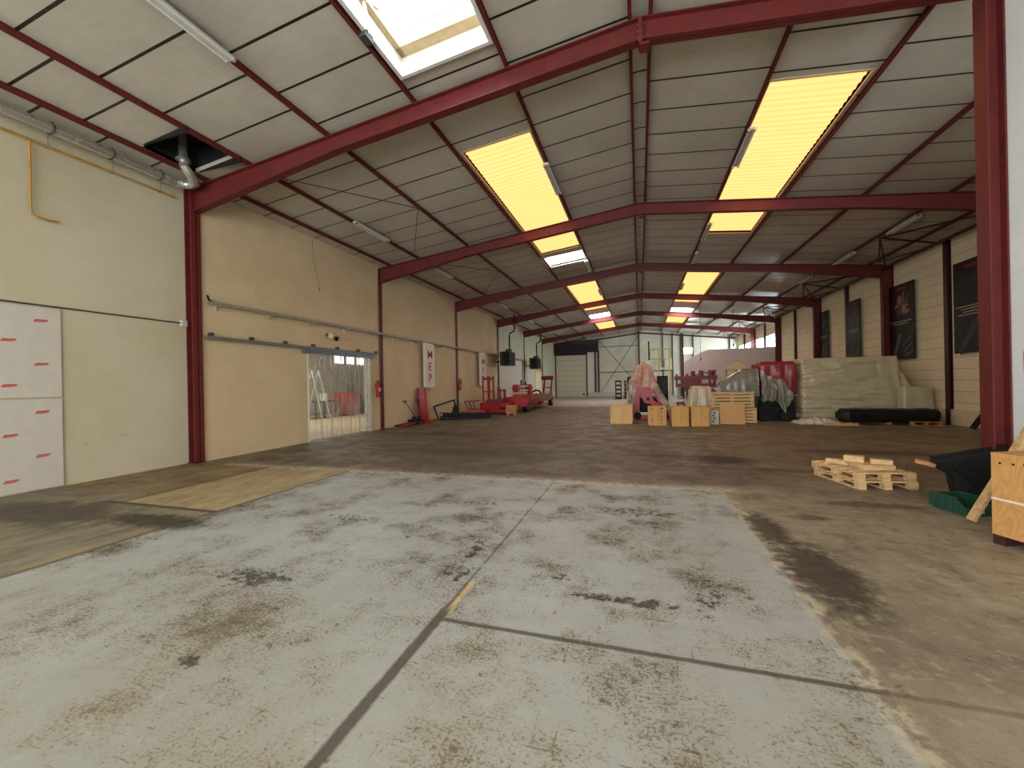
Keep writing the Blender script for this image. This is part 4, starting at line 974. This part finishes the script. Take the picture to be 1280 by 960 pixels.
MB().box(-.02, 18.0, .2, .3, 18.1, .3).build('step', 'white', o)
for x in (-.1, .95): MB().tube([(x, 17.9, .16), (x, 18.02, .16)], .15, 16).build('wheel', 'rubber', o)
cloth('plastic_film', 'film_red', o, [(2.42, rect(.14, .24, 18.4, 18.55)), (2.2, rect(-.15, .5, 18.15, 18.8)), (1.6, rect(-.38, .62, 17.98, 19.0)), (1.35, rect(-.42, .72, 17.95, 19.05))], 72, .06, 7, 3)
def flap(p00, p10, p01, p11, nu, nv, amp, seed):      # top left, top right, bottom left, bottom right
    m = MB(); vs = []
    p00, p10, p01, p11 = map(Vector, (p00, p10, p01, p11))
    for i in range(nu+1):
        for j in range(nv+1):
            u, v = i/nu, j/nv; p = (p00.lerp(p10, u)).lerp(p01.lerp(p11, u), v)
            k = amp*(.3+v)*(math.sin(u*17+seed+2*nz(v*2, seed))+1.2*nz(u*6, v*3, seed))
            vs.append((p.x+.3*k, p.y+k, p.z+(.06*nz(u*5, seed) if j == nv else 0)))
    m.add(vs, [(i*(nv+1)+j, (i+1)*(nv+1)+j, (i+1)*(nv+1)+j+1, i*(nv+1)+j+1) for i in range(nu) for j in range(nv)], True); return m
flap((-.36, 17.97, 1.55), (-.1, 17.95, 1.5), (-.72, 17.85, .35), (-.30, 17.85, .3), 24, 14, .03, 3).build('plastic_film', 'film', o)
flap((.42, 17.93, 1.5), (.66, 17.97, 1.5), (.98, 17.8, .42), (1.34, 17.85, .3), 24, 14, .03, 5).build('plastic_film', 'film', o)
flap((-.36, 17.97, 1.55), (-.38, 19.0, 1.5), (-.72, 17.85, .35), (-.70, 19.2, .35), 24, 14, .03, 7).build('plastic_film', 'film', o)
flap((.66, 17.97, 1.5), (.66, 19.0, 1.5), (1.34, 17.85, .3), (1.3, 19.2, .35), 24, 14, .03, 9).build('plastic_film', 'film', o)
MB().prism([(-.3, 0, 1.25), (.0, 0, 1.45), (.42, 0, 1.35), (.62, 0, 1.1), (.3, 0, .95), (-.28, 0, 1.12)], (0, .12, 0), (0, 18.0, 0)).build('red_hood', 'red', o)
MB().prism([(-.1, 0, 1.7), (-.05, 0, 2.2), (.12, 0, 2.32), (.1, 0, 1.8)], (0, .1, 0), (0, 18.3, 0)).build('top_bracket', 'red', o)
# black screens / rack behind
for x, lab in ((-.35, 'black upright cabinet just left behind the pointed covered machine'), (1.1, 'black upright cabinet just right behind the pointed covered machine')):
    o = thing('black_cabinet', (x, 22.2, 0), lab, 'cabinet'); bevel(MB().box(x-.26, 22, .05, x+.26, 22.5, 1.85).build('body', 'black', o), .02); MB().box(x-.24, 22, 0, x+.24, 22.45, .05).build('plinth', 'dkgrey', o)
    MB().box(x-.22, 21.98, .95, x+.22, 22.0, 1.75).build('panel', 'bagblack', o)
# two dark perforated uprights far back
for i, (x, y, lab) in enumerate(((-1.87, 38.8, 'dark perforated upright standing far back near the roller door, left one'), (-1.3, 40.2, 'dark narrow upright on a stand far back, right one'))):
    o = thing('perforated_upright', (x, y, 0), lab, 'upright', 'far dark uprights'); w = .27 if i == 0 else .1
    MB().box(x-w, y-.1, 0, x-w+.08, y+.1, 1.7).box(x+w-.08, y-.1, 0, x+w, y+.1, 1.7).build('rail', 'black', o)
    for q in range(5): MB().box(x-w, y-.08, .05+q*.38, x+w, y+.08, .2+q*.38).build('rung', 'black', o)
    MB().box(x-w-.1, y-.3, 0, x+w+.1, y+.3, .04).build('foot', 'dkgrey', o)
# yellow rack and tall mast far back
o = thing('yellow_frame', (2.1, 45, 0), 'tall pale yellow steel frame in front of the end wall, right of the centre post', 'frame')
for x in (1.05, 1.9, 2.95): MB().box(x-.06, 44.9, 0, x+.06, 45.1, 4.9).build('post', 'yellow', o)
MB().box(1.0, 44.95, 4.82, 3.0, 45.05, 4.95).box(1.0, 44.95, 3.8, 3.0, 45.05, 3.9).build('beam', 'yellow', o)
o = thing('lift_mast', (.92, 42.6, 0), 'thin dark vertical mast with a white box, rising behind the pointed covered machine', 'mast')
MB().box(.86, 42.6, 0, .98, 42.75, 5.5).build('mast', 'black', o); MB().box(.8, 42.45, 3.0, 1.06, 42.6, 3.65).build('box', 'white', o); MB().box(.5, 42.3, 0, 1.35, 43, .15).build('base', 'black', o)
# red machine right of the tepee
o = thing('red_lifting_machine', (2.4, 20.6, 0), 'dark red lifting machine with an upper frame of beams, left of the green covered load', 'machine')
MB().box(1.55, 20.4, 1.62, 3.35, 20.55, 1.8).box(1.6, 20.4, 1.28, 3.25, 20.55, 1.45).build('upper_beam', 'redd', o)
for x in (1.6, 2.05, 2.6, 3.0, 3.2): MB().box(x, 20.38, 1.28, x+.09, 20.6, 1.9 if x < 2.5 else 2.05).build('upright', 'redd', o)
for x in (2.35, 2.7, 3.1): MB().tube([(x, 20.5, 1.8), (x, 20.5, 2.02)], .09, 12).build('knob', 'redd', o)
MB().box(1.95, 20.5, .2, 2.7, 21.1, 1.7).build('column_body', 'redd', o)
MB().box(1.6, 20.25, .5, 2.2, 20.4, .62).bar((1.6, 20.3, .55), (1.95, 20.3, .15), .07).bar((2.6, 20.3, .75), (2.0, 20.3, .15), .08).box(1.5, 20.3, .1, 2.9, 20.5, .24).build('lower_frame', 'red', o)
for i in range(6): MB().box(1.66, 20.42, .75+i*.09, 1.93, 20.5, .79+i*.09).build('fin', 'black', o)
MB().tube([(1.98, 20.2, .3), (1.98, 20.2, 1.1)], .025, 8).tube([(1.98, 20.2, .55), (1.98, 20.2, .7)], .06, 10).build('hydraulic_line', 'white', o)
MB().box(1.55, 20.15, .66, 1.95, 20.4, .74).box(2.85, 20.3, 1.0, 3.05, 20.38, 1.28).build('cover_plate', 'white', o)
for x in (1.65, 2.75): MB().tube([(x, 20.3, .1), (x, 20.45, .1)], .1, 14).build('wheel', 'rubber', o)
# grey film covered tub
o = thing('film_covered_tub', (2.3, 17.9, 0), 'low square load draped in pale grey film behind the amber boxes', 'covered load')
MB().box(1.88, 17.5, 0, 2.6, 18.2, 1.22).build('crate', 'offwhite', o)
cloth('plastic_film', 'film_gr2', o, [(1.36, rect(1.98, 2.60, 17.5, 18.2)), (1.25, rect(1.92, 2.66, 17.42, 18.25)), (.85, rect(1.86, 2.68, 17.38, 18.3)), (.35, rect(1.74, 2.70, 17.3, 18.32))], 72, .04, 8, 12)
# green-grey covered big load behind standing pallets
o = thing('covered_load', (3.6, 18.1, 0), 'large load under grey green plastic film behind the standing pallets', 'covered load')
MB().box(3.0, 17.7, 0, 4.25, 18.8, 1.2).build('pallet_load', 'dkgrey', o)
def wedge_cloth():
    # ridge runs high at right, slopes down to the left
    m = MB(); nx, ny = 34, 16; vs = []
    for i in range(nx+1):
        u = i/nx; x = 2.78+u*1.5
        top = 1.25+.75*min(1, max(0, (x-2.85)/.95))**.8
        prof = [(17.42, .95), (17.45, 1.1), (17.5, top-.02), (18.1, top+.02), (18.8, top-.05), (18.9, .9)]
        for j in range(ny+1):
            q = j/ny*(len(prof)-1); k = min(int(q), len(prof)-2); f = q-k
            yv = prof[k][0]*(1-f)+prof[k+1][0]*f; zv = prof[k][1]*(1-f)+prof[k+1][1]*f
            yv += .05*nz(x*4, zv*2, 2); zv += .035*nz(x*5, yv*3, 4)
            vs.append((x, yv, zv))
    fs = [(i*(ny+1)+j, (i+1)*(ny+1)+j, (i+1)*(ny+1)+j+1, i*(ny+1)+j+1) for i in range(nx) for j in range(ny)]
    m.add(vs, fs, True); return m
wedge_cloth().build('plastic_film', 'film_grey', o)
MB().box(4.25, 17.55, .95, 4.27, 18.8, 1.93).build('side_film', 'film_grey', o)
# cardboard pagoda lid on a carton
o = thing('cardboard_hood', (3.95, 19.2, 1.7), 'pale peaked cardboard hood with a dark gap, above the grey green covered load', 'cardboard')
MB().add([(3.35, 18.98, 2.0), (4.33, 18.98, 2.03), (4.33, 19.5, 2.03), (3.35, 19.5, 2.0), (3.97, 19.24, 2.34)], [(0,1,4),(1,2,4),(2,3,4),(3,0,4),(3,2,1,0)]).build('lid', 'card', o)
MB().box(3.5, 19.02, 0, 3.82, 19.45, 2.0).build('carton', 'card', o); MB().box(3.82, 19.05, 0, 4.28, 19.4, 2.0).build('dark_gap', 'bagblack', o)  # black box stands in for the shaded gap under the lid
# red sheeted load
o = thing('red_covered_load', (5.1, 18.6, 0), 'red sheet covered load with draped grey film, left of the big wrapped load', 'covered load')
MB().box(4.5, 18.1, .0, 5.6, 19.2, 1.4).build('load', 'bagblack', o)
cloth('red_sheet', 'red_cover', o, [(2.26, rect(4.48, 5.62, 18.1, 19.2)), (2.15, rect(4.44, 5.66, 18.0, 19.3)), (1.7, rect(4.46, 5.66, 18.0, 19.3)), (1.0, rect(4.5, 5.66, 18.1, 19.3)), (.5, rect(5.0, 5.66, 18.3, 19.2))], 80, .07, 10, 21)
def skirt():
    m = MB(); n, h = 50, 16; vs = []
    for i in range(n+1):
        u = i/n; x = 4.40+u*1.18
        top = 1.95-1.1*max(0, u-.3)-.25*abs(math.sin(u*5)); bot = .78-.45*math.exp(-((u-.62)/.12)**2)-.1*nz(u*9, 1)+.25*(u > .85)
        for j in range(h+1):
            q = j/h; z = top*(1-q)+bot*q
            vs.append((x+.06*nz(u*6, q*3), 17.72-.10*q+.09*math.sin(u*26+3*nz(u*4, q*2)+q*2)*q+.06*nz(u*8, q*5, 9), z))
    fs = [(i*(h+1)+j, (i+1)*(h+1)+j, (i+1)*(h+1)+j+1, i*(h+1)+j+1) for i in range(n) for j in range(h)]
    m.add(vs, fs, True); return m
skirt().build('film_skirt', 'film_grey', o)
MB().box(4.38, 17.95, 0, 5.6, 18.1, .55).tube([(4.5, 17.6, .22), (4.5, 17.9, .22)], .22, 16).tube([(5.2, 17.6, .22), (5.2, 17.9, .22)], .22, 16).build('dark_base', 'bagblack', o)
# big wrapped load
o = thing('wrapped_load', (7.3, 18.9, 0), 'big pale plastic wrapped load with a flat top along the right wall', 'wrapped load')
MB().box(6.0, 18.2, 0, 8.5, 19.9, 2.14).build('crate', 'offwhite', o)
MB().box(5.95, 18.1, 2.16, 8.2, 20.0, 2.22).build('top_board', 'grey', o)
def bigwrap():
    n = 150; rings = []
    for k in range(61):
        q = k/60; z = 2.2*(1-q)+.12
        fl = max(0, q)**.9
        P = [(5.82-.0*q, 18.02-.03*q), (8.75+.68*fl, 18.02-.03*q), (8.85+.5*fl, 19.9), (5.82, 20.05)]
        per = []; pts = []
        V2 = [Vector(p) for p in P]; ls = [(V2[(i+1) % 4]-V2[i]).length for i in range(4)]; T = sum(ls)
        for j in range(n):
            d = T*j/n; i = 0
            while i < 3 and d > ls[i]: d -= ls[i]; i += 1
            pts.append(V2[i].lerp(V2[(i+1) % 4], d/ls[i]))
        for _ in range(2): pts = [(pts[j-1]+pts[j]*2+pts[(j+1) % n])/4 for j in range(n)]
        c = Vector((7.3, 19)); out = []
        for j, p in enumerate(pts):
            d = (p-c).normalized()
            horiz = .07*(1-abs(nz(p.x*.55, p.y*.3, z*3.4))*4)*(.4+.6*nz(p.x*.4, z, 4))+.05*(1-5*abs(nz(p.x*.9+z*.8, 2, z*6)))*.5
            vert = .05*nz(p.x*5, p.y*5, z*.5) if p.x > 8.1 or p.x < 6.2 else .02*nz(p.x*6, z*2)
            rgt = .05*math.sin(p.x*24+z*3)*max(0, min(1, (p.x-8.3)))
            horiz *= max(.15, 1-max(0, p.x-7.6)); w_ = horiz+vert+rgt+.02*nz(p.x*2.5, z*3, 3)
            out.append((p.x+d.x*w_*.6, p.y-w_ if p.y < 18.4 else p.y, z))
        rings.append(out)
    m = MB(); m.loft([[(7.3+(p[0]-7.3)*.9, 19+(p[1]-19)*.9, 2.335) for p in rings[0]]]+rings, cap=False); return m
bigwrap().build('plastic_wrap', 'film_gr2', o)
# second smaller wrapped load
o = thing('wrapped_stack', (9.0, 19.2, 0), 'smaller pale wrapped stack between the big wrapped load and the wall post', 'wrapped load')
MB().box(8.66, 17.46, 0, 9.44, 17.82, 1.15).build('stack', 'offwhite', o)
cloth('plastic_wrap', 'film_gr2', o, [(1.24, rect(8.64, 9.46, 17.44, 17.84)), (.6, rect(8.62, 9.48, 17.42, 17.85)), (.1, rect(8.6, 9.49, 17.41, 17.86))], 48, .02, 6, 31)
# black bundle on pallet
o = thing('black_bundle', (7.9, 17.0, 0), 'long low black wrapped bundle lying before the big wrapped load', 'bundle')
n = 24; rings = []
for i in range(40):
    x = 6.55+2.72*i/39; e = min(1, i/2, (39-i)/2); e = max(e, .55); ring = []
    for j in range(n):
        a = 2*math.pi*j/n; cx = math.copysign(abs(math.cos(a))**.35, math.cos(a)); cz = math.copysign(abs(math.sin(a))**.35, math.sin(a))
        ring.append((x, 16.97+.38*cx*e+.03*nz(x*3, j*.6), .29+(.22*cz+.025*nz(x*5, j*.5, 2))*e))
    rings.append(ring)
m = MB(); m.loft(rings, cap=True); m.add(rings[0], [tuple(range(n))]); m.build('wrap', 'bagblack', o)
for q in (6.7, 7.8): MB().box(q, 16.7, 0, q+.15, 17.3, .08).build('bearer', 'wood2', o)
o = thing('small_pallet', (9.0, 16.75, 0), 'reddish worn pallet end under the right end of the black bundle', 'pallet')
for z in (0, .1): MB().box(8.35, 16.45, z, 9.2, 16.6, z+.02).build('board', 'wood2', o)
for x in (8.4, 8.75, 9.1): MB().box(x-.04, 16.46, .02, x+.04, 16.59, .1).build('block', 'wood2', o)
o = MB().obox((6.35, 16.2, .04), .95, .1, .08, 0, 0, R(4)).build('wood_beam', 'wood', origin=(6.35, 16.2, 0)); tag(o, 'pale timber beam lying in front of the crumpled plastic', 'timber')
# crumpled film
m = MB(); nx, ny = 60, 22; vs = []
for i in range(nx+1):
    for j in range(ny+1):
        u, v = i/nx, j/ny; env = (math.sin(math.pi*u)**.5)*(math.sin(math.pi*v)**.6)
        x = 5.2+u*1.3; y = 16.36+v*.9
        vs.append((x+.05*nz(u*12, v*7, 1), y+.05*nz(u*11, v*8, 2), .015+env*(.13+.12*abs(nz(u*7, v*4, 3))+.10*abs(nz(u*19, v*11, 4)))))
fs = [(i*(ny+1)+j, (i+1)*(ny+1)+j, (i+1)*(ny+1)+j+1, i*(ny+1)+j+1) for i in range(nx) for j in range(ny)]
m.add(vs, fs, False); o = m.build('crumpled_film', 'crumple', origin=(6.4, 16.7, 0)); tag(o, 'heap of crumpled pale plastic film on the floor before the wrapped load', 'plastic film')
# slanting black beams right
for i, (a, b) in enumerate((((9.15, 15.25, .05), (9.56, 14.75, 1.25)), ((9.2, 14.9, .05), (9.57, 14.5, .95)))):
    o = MB().bar(a, b, .09, .12).build('leaning_beam', 'black', origin=(a[0], a[1], 0)); tag(o, ['black steel beam leaning on the right wall left of the red pillar, the left longer one', 'shorter black beam half hidden behind the red pillar'][i], 'beam')

# ------------------------------------------------------------ foreground right
def eur(lab, loc, rz):
    r = thing('wooden_pallet', (0, 0, 0), lab, 'pallet', 'lying pallets with timber on top')
    pallet_parts(r, .78, 1.0, .118, 'wood', 6)
    r.location = loc; r.rotation_euler = (0, 0, rz); return r
a0 = R(12)
PC = (3.22, 7.58, 0)
p0 = eur('lower of the two stacked pallets on the floor at right', PC, a0)
p1 = copy_tree(p0); p1.location = (PC[0]-.02, PC[1]+.01, .118); p1.rotation_euler.z = a0+R(1.2); p1['label'] = 'upper of the two stacked pallets on the floor at right, carrying timber blocks'
def block(c, s_, rz, lab, ry=0):
    o = bevel(MB().obox(c, *s_, 0, ry, rz).build('timber_block', 'wood', origin=c), .004); tag(o, lab, 'timber', 'timber blocks on the pallets'); return o
zt_ = .236
block((3.27, 7.42, zt_+.04), (.42, .34, .075), a0-R(3), 'wide flat timber block at the bottom of the small heap on the pallets')
block((2.98, 7.74, zt_+.035), (.3, .12, .07), R(-40), 'timber offcut lying at the back left of the heap on the pallets')
block((3.1, 7.52, zt_+.125), (.24, .16, .09), R(-28), 'timber block on top at the left of the heap on the pallets')
block((3.38, 7.4, zt_+.11), (.25, .14, .065), R(-18), 'timber block with a dark end hole, top right of the heap on the pallets')

# plywood crate at the right edge
o = thing('plywood_crate', (3.6, 4.6, 0), 'large plywood crate with grain pattern and a pale strap at the right edge', 'crate')
c0 = Vector((3.17, 5.07, 0)); ang = math.atan2(4.93-5.07, 3.235-3.17); ca = Vector((.09, -.25, 0)).normalized(); cb = Vector((-ca.y, ca.x, 0))
Lc, Wc = 1.15, .75
def C(u, v, z): p = c0+ca*u+cb*v; return Vector((p.x, p.y, z))
def cbox(mb, u0, u1, v0, v1, z0, z1):
    mb.add([C(u0,v0,z0),C(u1,v0,z0),C(u1,v1,z0),C(u0,v1,z0),C(u0,v0,z1),C(u1,v0,z1),C(u1,v1,z1),C(u0,v1,z1)], [(0,3,2,1),(4,5,6,7),(0,1,5,4),(1,2,6,5),(2,3,7,6),(3,0,4,7)]); return mb
zc0, zc1 = .09, .85
bevel(cbox(MB(), .0, Lc, 0, .018, zc0, zc1).build('side_panel', 'ply', o), .003)
cbox(MB(), 0, Lc, Wc-.018, Wc, zc0, zc1).build('side_panel', 'ply', o)
cbox(MB(), 0.0, .018, .018, Wc-.018, zc0, zc1).build('end_panel', 'ply', o); cbox(MB(), Lc-.018, Lc, .018, Wc-.018, zc0, zc1).build('end_panel', 'ply', o)
cbox(MB(), 0.0, Lc, 0.0, Wc, zc1-.0, zc1+.012).build('lid', 'ply', o)
for u in (.0, Lc/2, Lc-.1): cbox(MB(), u, u+.09, .01, Wc-.01, 0, zc0).build('skid', 'brown', o)
g = MB()
for u, z in ((.07, .77), (.17, .775), (.25, .785), (.34, .775), (.34, .24), (.55, .23), (.75, .77), (.9, .77)):
    a = C(u, -.001, z); b = C(u, .004, z); g.tube([a, b], .011, 10)
g.build('screw_holes', 'hole', o)
g = MB(); zs = .42
g.add([C(0,-.003,zs+.0), C(Lc,-.003,zs-.0), C(Lc,-.003,zs+.02), C(0,-.003,zs+.02), C(0,0,zs), C(Lc,0,zs), C(Lc,0,zs+.02), C(0,0,zs+.02)], [(0,3,2,1),(4,5,6,7),(0,1,5,4),(1,2,6,5),(2,3,7,6),(3,0,4,7)])
g.build('strap', 'strap', o)
# planks
o = bevel(MB().bar((3.40, 5.72, .02), (4.235, 5.72, 1.72), .10, .038, (-.9, 0, .43)).build('leaning_plank', 'wood', origin=(3.4, 5.72, .0)), .004); tag(o, 'long pale plank leaning on the white wall behind the plywood crate', 'plank')
# green storage bin
def bin_():
    r = thing('storage_bin', (3.62, 6.35, 0), 'green plastic open fronted storage bin on the floor before the black trough', 'bin')
    A_ = Vector((3.49, 5.93, 0)); U = Vector((.9, .28, 0)).normalized(); V = Vector((-.10, .40, 0)).normalized(); w, d, h = .32, .40, .18
    def q(u, v, z): p = A_+U*u+V*v; return Vector((p.x, p.y, z))
    def slab(pts, th, name):   # pts quad, th normal offset vector
        m = MB(); m.add(pts+[p+th for p in pts], [(0,1,2,3),(7,6,5,4),(0,4,5,1),(1,5,6,2),(2,6,7,3),(3,7,4,0)]); return bevel(m.build(name, 'bin', r), .004)
    t = .008
    slab([q(0,0,0), q(w,0,0), q(w,d,0), q(0,d,0)], Vector((0,0,t)), 'base')
    for u, s_ in ((0, 1), (w-t, 1)):
        m = MB(); P = [q(u,0,0), q(u,d,0), q(u,d,h), q(u,.12,h), q(u,0,h*.45)]; m.add(P+[p+U*t for p in P], [(0,1,2,3,4),(9,8,7,6,5)]+[(i,(i+1)%5,5+(i+1)%5,5+i) for i in range(5)]); bevel(m.build('side', 'bin', r), .003)
        for k in range(4):
            uu = u-.012 if u == 0 else u+t; MB().add([q(uu, .15+k*.085, .02), q(uu+.012, .15+k*.085, .02), q(uu+.012, .18+k*.085, .02), q(uu, .18+k*.085, .02), q(uu, .15+k*.085, h-.01), q(uu+.012, .15+k*.085, h-.01), q(uu+.012, .18+k*.085, h-.01), q(uu, .18+k*.085, h-.01)], [(0,3,2,1),(4,5,6,7),(0,1,5,4),(1,2,6,5),(2,3,7,6),(3,0,4,7)]).build('rib', 'bin', r)
        uu = u-.014; m = MB(); m.bar(q(u+t/2, .1, h), q(u+t/2, d, h), .03, .012); m.build('rim', 'bin', r)
    slab([q(0,d-t,0), q(w,d-t,0), q(w,d-t,h), q(0,d-t,h)], V*t, 'back'); slab([q(0,0,0), q(w,0,0), q(w,0,h*.45), q(0,0,h*.45)], V*t, 'front_lip')
    MB().bar(q(.07, -.002, h*.25), q(.2, -.002, h*.25), .003, .035).build('label_holder', 'offwhite', r)
bin_()
# black trough on its side
def trough():
    r = thing('black_trough', (3.9, 6.15, 0), 'black metal trough with ribs tilted behind the green bin and crate', 'trough')
    # cross-section polygon in u (right) / z, extruded along V
    U = Vector((.95, -.2, 0)).normalized(); V = Vector((.2, .95, 0)).normalized(); A_ = Vector((3.54, 6.47, 0))
    def q(u, v, z): p = A_+U*u+V*v; return Vector((p.x, p.y, z))
    def plate(pts, th, name, mat='black'):
        n = len(pts); m = MB(); m.add(pts+[p+th for p in pts], [tuple(range(n)), tuple(reversed(range(n, 2*n)))]+[(i, (i+1) % n, n+(i+1) % n, n+i) for i in range(n)]); return m.build(name, mat, r)
    prof = [(.17, .02), (.62, .02), (.62, .68), (.0, .52), (.02, .42), (.11, .36)]
    L_ = .16
    plate([q(u, 0, z) for u, z in prof], V*.012, 'end_plate'); plate([q(u, L_, z) for u, z in prof], V*.012, 'end_plate')
    def strip(a, b, nm): plate([q(a[0], 0, a[1]), q(b[0], 0, b[1]), q(b[0], L_, b[1]), q(a[0], L_, a[1])], (U*.01+Vector((0, 0, .01))), nm)
    strip(prof[0], prof[1], 'floor_plate'); strip(prof[0], prof[5], 'side_plate'); strip(prof[5], prof[3], 'side_plate'); strip(prof[1], prof[2], 'side_plate')
    MB().bar(q(-.02, -.02, .53), q(.66, -.02, .72), .05, .05).bar(q(-.02, L_+.02, .53), q(.64, L_+.02, .72), .05, .05).bar(q(-.0, 0, .52), q(-.0, L_, .52), .05, .05).build('rim', 'black', r)
    MB().bar(q(.12, -.025, .48), q(.5, -.025, .12), .05, .03).bar(q(.25, -.025, .52), q(.6, -.025, .2), .03, .03).build('rib', 'bagblack', r)
    MB().tube([q(.38, -.03, .16), q(.38, -.01, .16)], .12, 18).build('boss', 'bagblack', r)
trough()
o = bevel(MB().bar((3.46, 6.74, .485), (3.60, 6.60, .45), .09, .05).build('timber_piece', 'wood2', origin=(3.6, 6.8, .4)), .004); tag(o, 'orange brown timber piece sticking out of the left end of the black trough', 'timber')
# fire sign on white wall
o = thing('fire_sign', (WX-.01, 6.2, 1.6), 'red fire safety sign with white pictogram on the white wall at the right edge', 'sign')
sy0, sy1 = 5.95, 6.33
bevel(MB().box(WX-.008, sy0-.01, 1.6, WX, sy1+.01, 1.87).build('border', 'white', o), .002)
MB().box(WX-.010, sy0, 1.61, WX-.008, sy1, 1.86).build('panel', simple('sign_red', rgb(200, 26, 34), .4, 0, .04), o)
MB().bar((WX-.012, sy1-.02, 1.79), (WX-.012, sy1-.09, 1.84), .004, .025).bar((WX-.012, sy1-.01, 1.76), (WX-.012, sy1-.11, 1.78), .004, .015).prism([(0, sy1-.06, 1.84), (0, sy1-.11, 1.84), (0, sy1-.1, 1.77)], (.002, 0, 0), (WX-.013, 0, 0)).build('flame_pictogram', 'white', o)
MB().box(WX-.012, sy0+.05, 1.70, WX-.010, sy1-.14, 1.81).build('text_field', 'cream_print', o)

# ------------------------------------------------------------ world, lights, camera
w = bpy.data.worlds.new('sky'); bpy.context.scene.world = w; w.use_nodes = True
bg = w.node_tree.nodes['Background']; bg.inputs[0].default_value = (.86, .94, 1, 1); bg.inputs[1].default_value = 9.2
def portal(loc, rot, sx, sy):
    l = bpy.data.lights.new('daylight_portal', 'AREA'); l.shape = 'RECTANGLE'; l.size = sx; l.size_y = sy; l.cycles.is_portal = True
    o = bpy.data.objects.new('daylight_portal', l); col.objects.link(o); o.location = loc; o.rotation_euler = rot
portal((-2.5, YB-.1, 2.7), (R(90), 0, 0), 11.4, 5.4)
portal((XL-.1, -4, 2.3), (R(90), 0, R(-90)), 5.2, 4.6)
portal((-2.89, 4.44, 7.3), (0, 0, 0), 1.54, 3.08)

f, yaw, pit, rol = 513.18, .301449, -.000305, -.019956
F = Vector((-math.sin(yaw)*math.cos(pit), math.cos(yaw)*math.cos(pit), math.sin(pit)))
Rr = Vector((math.cos(yaw), math.sin(yaw), 0)); U = Rr.cross(F)
R2 = Rr*math.cos(rol)+U*math.sin(rol); U2 = -Rr*math.sin(rol)+U*math.cos(rol)
cam = bpy.data.cameras.new('camera'); co = bpy.data.objects.new('camera', cam); col.objects.link(co)
cam.sensor_width = 36; cam.sensor_fit = 'HORIZONTAL'; cam.lens = f/1280*36; cam.clip_start = .05; cam.clip_end = 300
m = Matrix.Identity(4)
for i in range(3): m[i][0] = R2[i]; m[i][1] = U2[i]; m[i][2] = -F[i]
m[0][3], m[1][3], m[2][3] = 0, 0, 1.6
co.matrix_world = m
sc = bpy.context.scene; sc.camera = co
sc.view_settings.view_transform = 'Standard'; sc.view_settings.look = 'None'; sc.view_settings.gamma = 1; sc.view_settings.use_curve_mapping = False
sc.view_settings.exposure = 0.0
